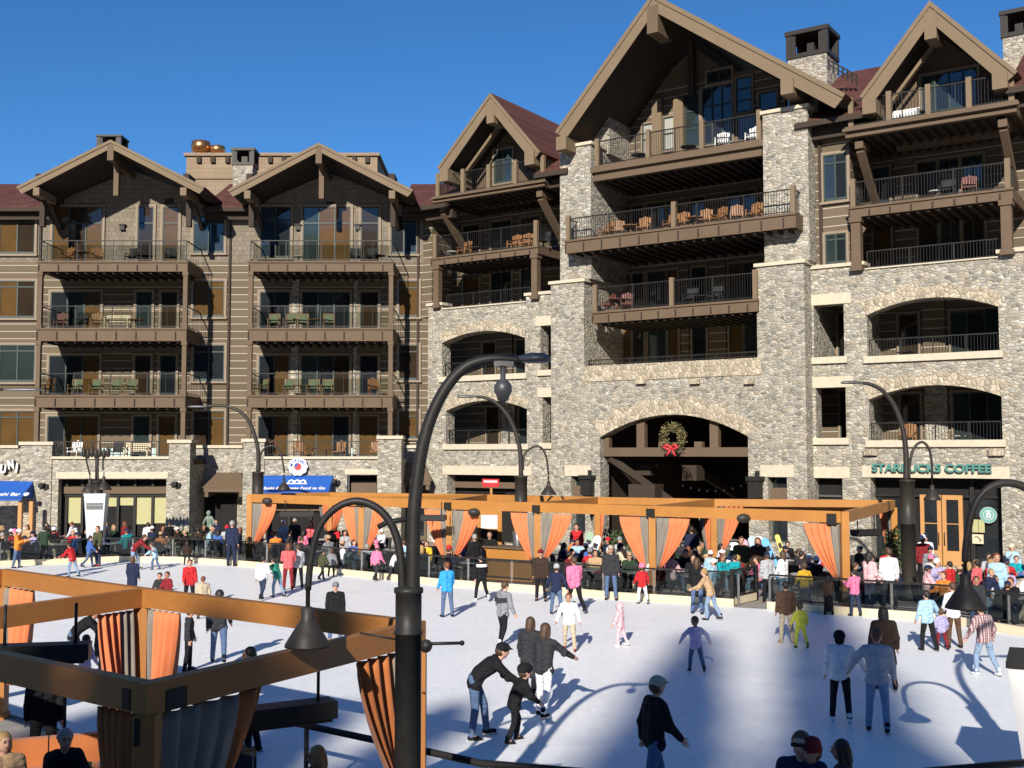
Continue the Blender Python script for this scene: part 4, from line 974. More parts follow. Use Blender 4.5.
curtain(E_+ua*.1-ua*.1, E_-ua*1.1, z0, .7, E_-ua*.4, 'orange curtain with grey edge at the far left post of the foreground pergola', [(.25,1),(.75,0)], wt=.45)
def heater(c, L_, ang, label, zt, w=.28, drop=.25):
    h = thing('patio_heater', label, 'heater', (c.x, c.y, zt), ang); q = MB()
    q.box(-L_/2, L_/2, -w/2, w/2, -.2, 0); q.box(-L_/2+.05, L_/2-.05, -w/2+.03, w/2-.03, -.24, -.2); obj('casing', q, G['black_metal'], h)
    for x in (-L_*.35, L_*.35): q = MB(); q.tube([(x,0,0),(x,0,drop)], .02, 6); obj('hanger', q, G['black_metal'], h)
p = at(282,722,13.2); heater(p.to_2d(), 1.25, R(30), 'long black heater hanging under the right beam of the foreground pergola', p.z+.2, .32, .55)
p = at(40,652,14.3); heater(p.to_2d(), 1.2, R(12), 'black heater hanging inside the left bay of the foreground pergola', p.z+.1, .3, .5)
p = at(866,535,40); heater(p.to_2d(), 1.1, R(25), 'black heater hanging at the right end of the far pergola', p.z+.2, .4, .5)
p = at(297,516,50); heater(p.to_2d(), 1.5, R(0), 'black heater under the leftmost bay of the far pergola', p.z+.2, .3, .5)
p = at(431,520,44); heater(p.to_2d(), 1.2, R(-10), 'black heater beyond the tall black lamp post', p.z+.2, .3, .5)
for x, y, lab in ((742.5,518,'round black speaker on the far pergola beam before the snowboards'), (474,512,'round black speaker on the far pergola beam above the menu board'), (267.5,501,'round black speaker on the far pergola beam nearest its left end')):
    p = frontpt(x); z = at(x, y, p.y).z; q = MB(); M = Matrix.Rotation(R(90), 4, 'X')
    q.lathe([(.05,-.16),(.2,-.12),(.24,0),(.22,.08),(.0001,.1)], (0,0,0), 14, 0, True, M); q.box(-.03,.03,-.02,.2,-.03,.03); o = obj('speaker', q, G['bronze_metal'], None, (p.x, p.y-.26, z)); o.scale = (1.0, .8, .68); tag(o, lab, 'speaker')

# ================================================================ lamps
def arc_pts(a, top, b, n=14):      # smooth curve from a up over to b
    pts = []
    for i in range(n+1):
        t = i/n; pts.append(a*(1-t)**3 + top[0]*3*t*(1-t)**2 + top[1]*3*t*t*(1-t) + b*t**3)
    return pts
def bell(parent, p, w=.48, stem=.2):
    q = MB(); k = w/.48
    q.lathe([(.025,-.02*k),(.025,stem),(.035,stem)], p-Vector((0,0,stem)), 10)
    z = -stem
    q.lathe([(.03,0),(.075,-.02*k),(.075,-.13*k),(.085,-.15*k),(.16*k,-.27*k),(.24*k,-.40*k),(.24*k,-.42*k),(.2*k,-.40*k),(.07,-.16*k)], p+Vector((0,0,z)), 20)
    o = obj('lamp_shade', q, G['bronze_metal'], parent); b = MB(); b.ball(p+Vector((0,0,z-.3*k)), .06*k, 8); obj('bulb', b, G['white_paint'], o); return o
def lamp(label, base, zc, rc, arms, bells, mat='bronze_metal', collar=.75, zb=0.0):
    """base (x,y); zc top of the thick post; arms: list of lists of world offsets"""
    t = thing('street_lamp', label, 'street lamp', (base[0], base[1], 0)); q = MB()
    q.lathe([(rc*1.5,0),(rc*1.5,.15),(rc*1.1,.22),(rc,.4),(rc,zc-collar),(rc*1.1,zc-collar),(rc*1.1,zc-collar+.03),(rc,zc-collar+.04),(rc,zc-.06),(rc*1.12,zc-.05),(rc*1.12,zc),(rc*.4,zc+.03)], (0,0,0), 22); obj('post', q, G[mat], t)
    for pts, r0, r1 in arms:
        q = MB(); n = len(pts); q.tube(pts, [r0+(r1-r0)*i/(n-1) for i in range(n)], 10); obj('arm', q, G[mat], t)
    for p, w in bells: bell(t, p, w)
    return t
def rel(x, y, Y, base): p = at(x, y, Y); return p-Vector((base[0], base[1], 0))
def cobra(parent, p, d, L_=.75, mat='grey_metal'):
    d = d.normalized(); q = MB(); sd = Vector((-d.y, d.x, 0))
    prof = [(0,.05,.05),(.15,.07,.06),(.4,.14,.085),(.8,.15,.08),(.97,.11,.05),(1.0,.03,.02)]; vs = []
    for f, w, h in prof:
        c = p+d*(f*L_)
        for k in range(10): a = 2*math.pi*k/10; vs.append(c+sd*math.cos(a)*w+Vector((0,0,1))*math.sin(a)*h*(1 if math.sin(a) > 0 else .45))
    fs = [(i*10+k, i*10+(k+1)%10, (i+1)*10+(k+1)%10, (i+1)*10+k) for i in range(len(prof)-1) for k in range(10)]+[list(range(9,-1,-1)), [50+k for k in range(10)]]
    q.add(vs, fs, 0, True); return obj('lamp_head', q, G[mat], parent)
def curve_px(pts, Y, base): return smooth([rel(x, y, Y, base) for x, y in pts])
def smooth(p, n=4):
    out = []
    for i in range(len(p)-1):
        p0, p1, p2, p3 = p[max(i-1,0)], p[i], p[i+1], p[min(i+2,len(p)-1)]
        for k in range(n):
            t = k/n; out.append(.5*((2*p1)+(p2-p0)*t+(2*p0-5*p1+4*p2-p3)*t*t+(3*p1-p0-3*p2+p3)*t**3))
    return out+[p[-1]]
# main lamp in the foreground
LY = 12.5; lb = at(408, 700, LY); base = (lb.x, lb.y); zc = at(408, 588, LY).z
tall = curve_px([(413,632),(413,560),(415,500),(424,440),(441,396),(464,368),(492,359),(522,361)], LY, base)
low = curve_px([(402,632),(402,575),(396,535),(381,511),(358,501),(336,508),(319,528),(311,560),(308,590)], LY, base)
ml = lamp('tall black double armed street lamp in the foreground with hanging bell shade', base, zc, .145, [(tall, .085, .055), (low, .05, .036)], [(rel(308,588,LY,base), .50)], 'black_metal', .5)
cobra(ml, rel(518,360,LY,base), Vector((1,.0,0)), .36)
q = MB(); p = rel(503,368,LY,base); q.lathe([(.03,.06),(.03,-.12),(.075,-.16),(.1,-.2),(.1,-.27),(.075,-.31),(.06,-.36),(.02,-.385)], p, 14); q.box(p.x-.1, p.x+.12, p.y-.05, p.y+.05, p.z+.02, p.z+.08); obj('camera_dome', q, G['grey_metal'], ml)
q = MB(); a = rel(418,644,LY,base); q.tube([a, rel(462,643,LY,base)], .018, 8); q.ball(rel(462,643,LY,base), .03, 8); q.lathe([(.07,-.03),(.07,.03)], rel(426,646,LY,base), 12, 0, True, Matrix.Rotation(R(90),4,'X')); q.tube([rel(400,640,LY,base), rel(360,633,LY,base)], .012, 6); obj('flag_bracket', q, G['black_metal'], ml)
q = MB(); q.tube([rel(407,519,LY,base), rel(388,522,LY,base), rel(378,527,LY,base)], .03, 8); obj('arm_brace', q, G['black_metal'], ml)
# lamp behind the fence at the coffee shop
def far_lamp(label, xb, ybase_Y, yc, ycol, hd, bl, rc, tall, low, hdir, bw):
    lb = at(xb, yc, ybase_Y); base = (lb.x, lb.y); Y = ybase_Y
    arms = [(curve_px(tall, Y, base), .10, .06)]
    if low: arms.append((curve_px(low, Y, base), .05, .04))
    t = lamp(label, base, at(xb, yc, Y).z, rc, arms, [(rel(bl[0], bl[1], Y, base), bw)] if bl else [], 'bronze_metal', ycol)
    cobra(t, rel(hd[0], hd[1], Y, base), hdir, hd[2])
    return t
far_lamp('bronze street lamp behind the glass fence in front of the coffee shop', 907, 38.5, 480, 1.5, (864,383,.8), (932,479), .24, [(906,482),(906,455),(903,430),(895,407),(884,392),(872,385),(863,383)], [(909,478),(910,462),(914,448),(922,442),(929,449),(932,465),(932,478)], Vector((-1,0,0)), .6)
far_lamp('bronze street lamp rising behind the middle of the far pergola', 521, 45, 476, 1.5, (478,397,.85), (548.5,476), .25, [(521,478),(520,450),(514,428),(506,413),(495,402),(484,397.5),(477,397)], [(523,470),(524,456),(531,448),(540,447),(546,456),(548.5,475)], Vector((-1,0,0)), .62)
far_lamp('bronze street lamp beside the blue food to go awning', 258, 52, 472, 1.2, (207,407,.9), (284,474), .26, [(258,474),(258,450),(252,428),(243,414),(230,407),(217,405.5),(206,406.5)], [(260,470),(260,457),(265,448),(274,446),(281,454),(284.5,473)], Vector((-1,0,0)), .62)
# left lamp: only its head reaches into the picture
far_lamp('street lamp at the left edge with only its dark head showing', -48, 40, 470, 1.2, (2,390,1.4), None, .24, [(-48,472),(-47,440),(-41,415),(-30,398),(-15,389),(3,389.5)], None, Vector((1,.1,0)), .6)
# near right lamp with the white tapered wrap
rb = at(1062, 700, 15.6); base = (rb.x, rb.y); Y = 15.6
zc = at(1062, 572, Y).z
rl = lamp('bronze street lamp at the right edge with a wide bell shade', base, zc, .16, [(curve_px([(1066,590),(1066,520),(1070,470),(1082,420),(1104,385),(1130,372),(1160,372)], Y, base), .09, .055), (curve_px([(1056,592),(1053,540),(1043,508),(1026,488),(1003,483),(984,492),(972,512),(966,545),(965,562)], Y, base), .065, .045)], [(rel(965,558,Y,base), .56)], 'bronze_metal', .55)
cobra(rl, rel(1156,372,Y,base), Vector((1,0,0)), .6)
def wrap_board(label, c, z0, z1, w0, w1, mat, ang, lines=None):
    t = thing('banner_board', label, 'sign board', (c[0], c[1], 0), ang); q = MB()
    vs = [(-w0/2,-w0/2,z0),(w0/2,-w0/2,z0),(w0/2,w0/2,z0),(-w0/2,w0/2,z0),(-w1/2,-w1/2,z1),(w1/2,-w1/2,z1),(w1/2,w1/2,z1),(-w1/2,w1/2,z1)]
    q.add(vs, [(0,3,2,1),(4,5,6,7),(0,1,5,4),(1,2,6,5),(2,3,7,6),(3,0,4,7)]); obj('panel', q, G[mat], t)
    q = MB(); q.box(-w1/2-.02, w1/2+.02, -w1/2-.02, w1/2+.02, z1+.002, z1+.08); obj('cap', q, G['black_metal'] if not lines else G['pale_blue_board'], t)
    if lines:
        q = MB()
        for z in lines: f = (z-z0)/(z1-z0); w = w0+(w1-w0)*f; q.box(-w*.42, w*.42, -w/2-.012, -w/2+.01, z-.05, z+.05)
        obj('band', q, G['grey_metal'], t)
    return t
wrap_board('white tapered board wrapped round a lamp base at the right edge', base, .05, at(1010, 671, 15.1).z, .8, 1.3, 'white_paint', R(-26))
# lamp with several bells at the far left, with a pale blue board below
cb = at(97, 490, 54); base = (cb.x, cb.y); Y = 54; zc = at(97, 481, Y).z
t = lamp('cluster street lamp with two bell shades in front of the shop windows', base, zc, .28, [(curve_px([(96,484),(96,460),(94,452),(89,452),(86,458),(90,475)], Y, base), .05, .04), (curve_px([(98,484),(98,460),(101,452),(105,454),(103,460),(103,470)], Y, base), .05, .04), ([rel(96.5,482,Y,base), rel(96.5,449,Y,base)], .06, .05)], [(rel(90,474,Y,base), .75), (rel(104,472,Y,base), .75)], 'bronze_metal', .9)
q = MB()
for k in range(7): p = rel(84+k*4, 452+(k%2)*1.5, Y, base); q.lathe([(.04,0),(.1,.08),(.11,.28),(.06,.42),(.02,.5)], p-Vector((0,0,.25)), 8); 
q.tube([rel(83,455,Y,base), rel(110,455,Y,base)], .04, 6); obj('finial_cluster', q, G['bronze_metal'], t)
wrap_board('pale blue tapered banner board wrapped round the cluster lamp post', (cb.x, cb.y-.0), .3, at(97,495,Y).z, .62, .98, 'pale_blue_board', R(9), [at(97,z,Y).z for z in (503.5, 506, 508)])
# ================================================================ people
def remesh(mb, vox, it=4, fac=.5):
    me = mb.mesh('tmp', []); o = bpy.data.objects.new('tmp', me); COL.objects.link(o)
    r = o.modifiers.new('r', 'REMESH'); r.mode = 'VOXEL'; r.voxel_size = vox; r.adaptivity = 0
    s = o.modifiers.new('s', 'SMOOTH'); s.factor = fac; s.iterations = it
    dg = bpy.context.evaluated_depsgraph_get(); out = bpy.data.meshes.new_from_object(o.evaluated_get(dg))
    bpy.data.objects.remove(o); bpy.data.meshes.remove(me)
    vs = [v.co.copy() for v in out.vertices]; fs = [list(p.vertices) for p in out.polygons]; bpy.data.meshes.remove(out)
    return vs, fs
def cap_(m, pts, rad, n=10):
    pts = [Vector(p) for p in pts]
    for p, r in zip(pts, rad): m.ball(p, r, n)
    for i in range(len(pts)-1):
        m.tube([pts[i], pts[i+1]], [rad[i]*.99, rad[i+1]*.99], n, caps=True)
def rotx(v, a): c, s = math.cos(a), math.sin(a); return Vector((v[0], v[1]*c+v[2]*s, -v[1]*s+v[2]*c))   # tips +z towards +y
def hand_mesh(m, wrist, d, side, curl=.5, mi=0):
    """palm, four unequal bent fingers and a thumb; d = forearm direction, side = +1 right, -1 left"""
    d = d.normalized(); up = Vector((0,1,0)); b = (up - d*up.dot(d))
    if b.length < .2: b = Vector((0,0,1)) - d*d.z
    b.normalize(); nrm = d.cross(b)*side
    k = wrist + d*.085
    m.tube([wrist-d*.02, wrist+d*.02, wrist+d*.06, k], [.027, .034, .042, .04], 8, mi, flat=.55)
    for j, L_ in enumerate((.07, .08, .074, .058)):
        o = k + b*(.03-.02*j) - d*.006; p = [o]; dd = d.copy()
        for f, q in ((.42, .5), (.33, .9), (.25, 1.1)):
            dd = (dd - nrm*(-1)*0 + nrm*curl*q*.55).normalized(); p.append(p[-1]+dd*L_*f)
        m.tube(p, [.0095, .009, .008, .0055], 6, mi)
    o = wrist + d*.03 + b*.034; m.tube([o, o+(d*.6+b*.75).normalized()*.035, o+(d*.6+b*.75).normalized()*.035+(d+nrm*.3).normalized()*.03], [.012, .0105, .007], 6, mi)
PROTO = {}
def build_proto(name, lean=2, hipL=3, hipR=-3, kneeL=3, kneeR=6, spread=5, armL=(6,8,12), armR=(-4,8,14), headp=0, heady=0, child=False, coat=0.0, skirt=False, vox=.021, curl=.5, twist=0, seat=False, bulk=1.0, female=False):
    """joint angles in degrees; arm = (forward swing, sideways, elbow bend). The figure faces +y and stands on z = 0"""
    hs = 1.28 if child else 1.0; lg = .92 if child else 1.0
    joints = {}
    T, S = .43*lg, .42*lg
    hip = {}; feet = {}
    for sd, h, k in ((-1, hipL, kneeL), (1, hipR, kneeR)):
        p0 = Vector((sd*.095, 0, 0)); a = R(h); sp = R(spread)*sd
        dth = Vector((math.sin(sp), math.sin(a), -math.cos(a)*math.cos(sp))).normalized(); p1 = p0+dth*T
        a2 = R(h-k); dsh = Vector((math.sin(sp)*.7, math.sin(a2), -math.cos(a2))).normalized(); p2 = p1+dsh*S
        fa = a2*.35 if not seat else 0; fd = Vector((.12*sd, math.cos(fa), math.sin(fa)*.6)).normalized()
        hip[sd] = (p0, p1, p2, fd)
    low = min(hip[-1][2].z, hip[1][2].z)
    pz = (-low+.085) if not seat else .53
    base = Vector((0, 0, pz))
    if not seat:      # keep the feet under the body
        base.y = -(hip[-1][2].y+hip[1][2].y)*.5
    lv = R(lean)
    P = base; Wst = P+rotx((0,0,.16), lv*.6); Ch = Wst+rotx((0,0,.24), lv*.95); Nk = Ch+rotx((0,0,.15), lv*1.05)
    Hd = Nk+rotx((0,.02,.17 if not child else .19), lv*.55+R(headp))
    tw = Matrix.Rotation(R(twist), 3, 'Z')
    shw = (.195 if not female else .172)*(.9 if child else 1)
    arms = {}
    for sd, (f, s, e) in ((-1, armL), (1, armR)):
        sh = Ch+rotx((0,0,.08), lv)+tw @ Vector((sd*shw, 0, 0)); a = R(f)
        d1 = Vector((sd*math.sin(R(s)), math.sin(a)*math.cos(R(s)), -math.cos(a)*math.cos(R(s)))).normalized(); el = sh+d1*.285*lg
        a2 = R(f+e); d2 = Vector((sd*math.sin(R(s))*(.55 if e < 60 else -.45), math.sin(a2), -math.cos(a2))).normalized(); wr = el+d2*.25*lg
        arms[sd] = (sh, el, wr, d2)
    bd = MB()
    # body: one continuous surface from head to ankle
    cap_(bd, [P+Vector((-.07,0,.02)), Wst+Vector((-.055,0,0)), Ch+tw@Vector((-.075,0,0)), Ch+rotx((-.08,0,.08),lv)], [.10,.09,.10,.085]); cap_(bd, [P+Vector((.07,0,.02)), Wst+Vector((.055,0,0)), Ch+tw@Vector((.075,0,0)), Ch+rotx((.08,0,.08),lv)], [.10,.09,.10,.085])
    cap_(bd, [Ch+rotx((0,0,.06),lv), Nk, Hd+Vector((0,-.01,-.05))], [.085,.056,.055])
    HM = Matrix.Translation(Hd) @ Matrix.Rotation(-(lv*.45+R(headp)), 4, 'X') @ Matrix.Rotation(R(heady), 4, 'Z') @ Matrix.Scale(hs, 4)
    h = lambda x, y, z: HM @ Vector((x, y, z))
    for c, r in (((0,-.012,.03), .095), ((0,.018,.02), .086), ((0,.03,-.045), .066), ((0,.05,-.085), .04), ((.035,.03,-.06), .045), ((-.035,.03,-.06), .045)): bd.ball(h(*c), r*hs, 12)
    bd.tube([h(0,.092,.012), h(0,.118,-.03), h(0,.09,-.045)], [.014*hs, .024*hs, .018*hs], 8)
    for sd in (-1, 1): bd.ball(h(sd*.09, -.005, -.01), .024*hs, 8, 0, (.7, 1, 1.4))
    for sd in (-1, 1):
        sh, el, wr, d2 = arms[sd]; cap_(bd, [Ch+rotx((sd*.09,0,.085),lv), sh, el, wr], [.07,.055,.042,.03])
        p0, p1, p2, fd = hip[sd]; cap_(bd, [base+p0, base+p1, base+p2], [.088,.056,.042])
        a = base+p2; cap_(bd, [a, a+fd*.10+Vector((0,0,-.045)), a+fd*.15+Vector((0,0,-.05))], [.042,.036,.03])
    vs, fs = remesh(bd, vox, 3); B = MB(); B.add(vs, fs, 0, True)
    for sd in (-1, 1): hand_mesh(B, arms[sd][2]-arms[sd][3]*.01, arms[sd][3], sd, curl)
    for sd in (-1, 1):
        B.ball(h(sd*.034, .092, .012), .0125*hs, 8, 1); B.box(-.02,.02,-.004,.004,-.0035,.0035, 2, HM @ Matrix.Translation((sd*.034,.1,.036)))
    B.ball(h(0,.094,-.062), .022*hs, 8, 3, (1, .35, .28))
    out = {'body': B}
    # jacket
    j = MB(); w = .031*bulk
    bot = P+Vector((0,0,-.04)) if not coat else P
    for sd in (-1, 1):
        cap_(j, [P+Vector((sd*.072,0,-.03)), Wst+Vector((sd*.06,0,0)), Ch+tw@Vector((sd*.08,0,0)), Ch+rotx((sd*.085,0,.08),lv)], [.108+w*.6,.098+w,.106+w,.085+w*.7])
        sh, el, wr, d2 = arms[sd]; cap_(j, [Ch+rotx((sd*.1,0,.08),lv), sh, el, wr-d2*.015], [.075+w*.6,.062+w*.8,.05+w*.7,.038+w*.5])
        if coat:
            a = hip[sd]; cap_(j, [P+Vector((sd*.07,0,0)), P+(a[1]-a[0])*(coat/.43)+a[0]*.9], [.115+w,.105+w])
    cap_(j, [Ch+rotx((0,-.01,.1),lv), Nk+rotx((0,-.01,-.025),lv)], [.085,.066])
    if not female and not seat: cap_(j, [Nk+rotx((-.05,-.075,-.03),lv), Nk+rotx((.05,-.075,-.03),lv)], [.06,.06])
    for sd in (-1, 1): j.ball(P+Vector((sd*.1,.02,-.05)), .1+w*.6, 10); j.ball(arms[sd][1]+Vector((0,-.01,-.02)), .054+w*.9, 8)
    vs, fs = remesh(j, vox, 2); J = MB(); J.add(vs, fs, 0, True); out['jacket'] = J
    # trousers or skirt
    t = MB()
    for sd in (-1, 1):
        p0, p1, p2, fd = hip[sd]; cap_(t, [base+p0*.8+Vector((0,0,.05)), base+p0, base+p1, base+p2+Vector((0,0,-.0))], [.10,.105,.074,.06])
    if skirt:
        a = base+(hip[-1][2]+hip[1][2])*.5; t.tube([P, P+(a-P)*.5, P+(a-P)*.92], [.14,.18,.22], 14)
    vs, fs = remesh(t, vox, 3); Tm = MB(); Tm.add(vs, fs, 0, True); out['trousers'] = Tm
    # boots
    out['boots'] = []
    for sd in (-1, 1):
        p0, p1, p2, fd = hip[sd]; a = base+p2
        def boot(skate):
            q = MB(); t_ = MB(); cap_(t_, [a+Vector((0,0,.06)), a+Vector((0,0,-.02))], [.056,.05]); z = Vector((0,0,-.045))
            cap_(t_, [a-fd*.03+z, a+fd*.07+z, a+fd*.15+z*1.1], [.046,.045,.036]); v2, f2 = remesh(t_, .018, 2); q.add(v2, f2, 0, True)
            if skate:
                f2 = Vector((fd.x, fd.y, fd.z)).normalized(); o = a+Vector((0,0,-.085))
                q.beam(o-f2*.09+Vector((0,0,-.012)), o+f2*.2+Vector((0,0,-.012)), .008, .035, 1)
                for u in (-.04, .1): q.beam(o+f2*u+Vector((0,0,.03)), o+f2*u+Vector((0,0,-.02)), .03, .04, 1)
            return q
        out['boots'].append((boot(True), boot(False)))
    # head wear, in head coordinates
    hw = {}
    q = MB(); q.ball((0,-.022,.042), .104, 14); q.ball((0,-.05,.0), .088, 12); 
    for sd in (-1,1): q.ball((sd*.06,-.02,.03), .055, 10)
    hw['short'] = ('hair', q)
    q = MB(); q.ball((0,-.034,-.01), .097, 14); hw['under'] = ('hair', q)
    q = MB(); q.ball((0,-.022,.044), .106, 14); cap_(q, [(0,-.05,.0), (0,-.075,-.11), (0,-.085,-.22)], [.095,.085,.05])
    for sd in (-1,1): cap_(q, [(sd*.07,-.015,.04), (sd*.085,-.02,-.07), (sd*.075,-.05,-.18)], [.045,.04,.03])
    hw['long'] = ('hair', q)
    q = MB(); q.ball((0,-.022,.042), .104, 14); q.ball((0,-.05,.0), .086, 12); cap_(q, [(0,-.12,.05), (0,-.165,.0), (0,-.15,-.12)], [.035,.04,.018]); hw['pony'] = ('hair', q)
    q = MB(); q.ball((0,-.008,.045), .108, 14, 0, (1,1.08,.95)); q.tube([(0,.08,.05), (0,.13,.045), (0,.18,.035)], [.075,.07,.045], 12, flat=1.0)
    q.v = [(x, y, (z if y < .112 else .045+(z-.045)*.16)) for x, y, z in q.v]; hw['cap'] = ('cap', q)
    q = MB(); q.lathe([(.098,-.02),(.112,-.015),(.112,.035),(.106,.04),(.1,.09),(.07,.13),(.02,.147),(.0001,.148)], (0,-.012,.025), 16); hw['beanie'] = ('hat', q)
    q = MB(); q.ball((0,-.012,.05), .122, 16, 0, (.95,1.12,.92)); q.tube([(0,.08,.06),(0,.14,.05)], [.06,.04], 10); hw['helmet'] = ('helmet', q)
    q = MB(); q.ball((0,-.03,.025), .122, 14); q.ball((0,-.04,-.06), .10, 12); hw['hood'] = ('hood', q)
    out['head'] = HM; out['hw'] = hw; out['child'] = child
    out['meshes'] = {k: out[k].mesh(name+'_'+k, [G[m_] for m_ in ms]) for k, ms in (('body', ('skin','hair_dark','hair_dark','lip')), ('jacket', ('clothing',)), ('trousers', ('clothing',)))}
    out['bm'] = [[b.mesh(name+'_boot', [G['clothing'], G['steel']]) for b in pr] for pr in out['boots']]
    PROTO[name] = out
plain('hair_dark', (.02,.015,.012), .5); plain('lip', (.35,.12,.1), .5)
HWM = {}
def hw_mesh(kind):
    if kind not in HWM:
        nm, q = PROTO['stand']['hw'][kind]; v, f = (remesh(q, .014, 2) if kind in ('short','under','long','pony','hood','helmet','cap') else (q.v, q.f))
        b = MB(); b.add(v, f, 0, True); HWM[kind] = (nm, b.mesh(kind, [G['hair'] if nm == 'hair' else G['clothing']]))
    return HWM[kind]
build_proto('stand'); build_proto('standf', armL=(12,10,20), armR=(10,8,25), female=True, hipL=2, hipR=-2)
build_proto('glide', lean=8, hipL=16, hipR=-8, kneeL=22, kneeR=20, armL=(8,24,20), armR=(-6,26,24), spread=8)
build_proto('walk', lean=5, hipL=22, hipR=-16, kneeL=14, kneeR=26, armL=(-18,8,18), armR=(20,8,22))
build_proto('arms', lean=3, armL=(28,8,85), armR=(26,8,88), hipL=4, hipR=-5)
build_proto('hold', lean=4, armL=(6,12,16), armR=(20,42,10), hipL=10, hipR=-8, kneeL=12, kneeR=14)
build_proto('holdl', lean=4, armL=(20,42,10), armR=(4,12,16), hipL=6, hipR=-6, kneeL=10, kneeR=12)
build_proto('bend', lean=58, hipL=24, hipR=2, kneeL=18, kneeR=10, armL=(38,6,14), armR=(48,6,12), headp=-18)
build_proto('lean', lean=26, hipL=16, hipR=-12, kneeL=20, kneeR=16, armL=(36,8,30), armR=(30,10,30), headp=-8)
build_proto('rail', lean=12, armL=(38,14,50), armR=(36,14,50))
build_proto('coat', coat=.34, bulk=1.3, armL=(6,12,12), armR=(-4,14,14), hipL=8, hipR=-8, kneeR=14)
build_proto('skirt', skirt=True, female=True, armL=(22,8,50), armR=(20,8,40))
build_proto('kid', child=True, lean=5, hipL=10, hipR=-8, kneeL=16, kneeR=16, armL=(10,22,18), armR=(6,24,20), spread=8, bulk=1.3)
build_proto('kidglide', child=True, lean=10, hipL=18, hipR=-14, kneeL=24, kneeR=18, armL=(10,48,10), armR=(-10,50,14), spread=8)
build_proto('kidlean', child=True, lean=30, hipL=24, hipR=-4, kneeL=30, kneeR=22, armL=(36,10,20), armR=(24,14,26), headp=-14, bulk=1.3)
build_proto('point', lean=6, hipL=10, hipR=-10, kneeL=12, kneeR=16, armL=(4,10,20), armR=(46,30,14))
build_proto('sit', seat=True, hipL=84, hipR=80, kneeL=84, kneeR=74, lean=6, armL=(24,8,58), armR=(28,8,52), spread=6)
build_proto('sit2', seat=True, hipL=82, hipR=86, kneeL=96, kneeR=88, lean=16, armL=(44,14,58), armR=(16,10,70), spread=8, female=True)
build_proto('sit3', seat=True, hipL=86, hipR=84, kneeL=60, kneeR=84, lean=-6, armL=(8,12,30), armR=(34,10,96), heady=25)
def grey(v): return (v, v, v)
CN = {  # everyday colour name -> linear base colour
 'black': (.012,.012,.014), 'charcoal': (.035,.035,.04), 'navy': (.018,.025,.06), 'dark green': (.025,.05,.03), 'olive': (.07,.075,.035), 'red': (.5,.025,.03), 'dark red': (.22,.02,.025),
 'coral': (.72,.13,.14), 'pink': (.78,.2,.36), 'pale pink': (.78,.48,.52), 'purple': (.3,.2,.5), 'lavender': (.42,.38,.62), 'white': (.78,.78,.8), 'cream': (.68,.6,.44), 'grey': (.24,.25,.27), 'pale grey': (.42,.43,.46),
 'light blue': (.36,.55,.7), 'bright blue': (.04,.33,.72), 'blue': (.06,.13,.4), 'teal': (.01,.32,.36), 'green': (.03,.22,.16), 'yellow': (.72,.45,.04), 'lime yellow': (.68,.68,.08), 'orange': (.75,.24,.04), 'brown': (.1,.055,.035), 'dark brown': (.045,.028,.02), 'tan': (.48,.32,.18), 'beige': (.5,.42,.3), 'denim': (.09,.14,.25), 'light denim': (.22,.31,.44), 'dark denim': (.03,.045,.09)}
HAIR = {'dark': (.018,.013,.01), 'brown': (.075,.04,.02), 'blond': (.38,.24,.09), 'grey': (.3,.29,.28), 'auburn': (.16,.05,.02)}
SKIN = [(.62,.36,.26), (.55,.31,.21), (.66,.4,.3), (.42,.22,.14)]
def person(proto, loc, yaw, h, jk, tr, head, hc, label, boots='black', skate=False, group=None, skin=None, extra=None, mat=None, lite=False):
    pr = PROTO[proto]; s = h/(1.24 if pr['child'] else 1.75); s = s if not pr['child'] else h/1.66
    o = link('person', pr['meshes']['body'], None, loc, R(yaw)); o.scale = (s, s, s); o.color = (*(skin or RND.choice(SKIN)), 1)
    tag(o, label, 'person', group)
    c = link('jacket', pr['meshes']['jacket'], o); c.color = (*CN[jk], 1) if jk in CN else (.2,.2,.2,1)
    if mat: c.material_slots[0].link = 'OBJECT'; c.material_slots[0].material = G[mat]
    c = link('trousers', pr['meshes']['trousers'], o); c.color = (*CN[tr], 1)
    if head:
        for hd, col in ((head, hc),) if head in ('short','long','pony') else (('under', 'brown'), (head, hc)):
            nm, me = hw_mesh(hd); c = link(nm, me, o); c.matrix_local = pr['head']; c.color = (*(HAIR.get(col) or CN[col]), 1) if nm == 'hair' else (*CN[col], 1)
    if not lite:
        for i in (0, 1): c = link('skate' if skate else 'shoe', pr['bm'][i][0 if skate else 1], o); c.color = (*CN[boots], 1)
    return o
def skater(x, yf, yh, proto, yaw, jk, tr, head, hc, label, boots='black', h=None, **k):
    p = gnd(x, yf, .028)
    if h is None: h = max(.9, min(1.95, (yf-yh)*p.y/F))
    return person(proto, p, yaw, h, jk, tr, head, hc, label, boots, True, k.pop('group', 'ice skaters'), **k)
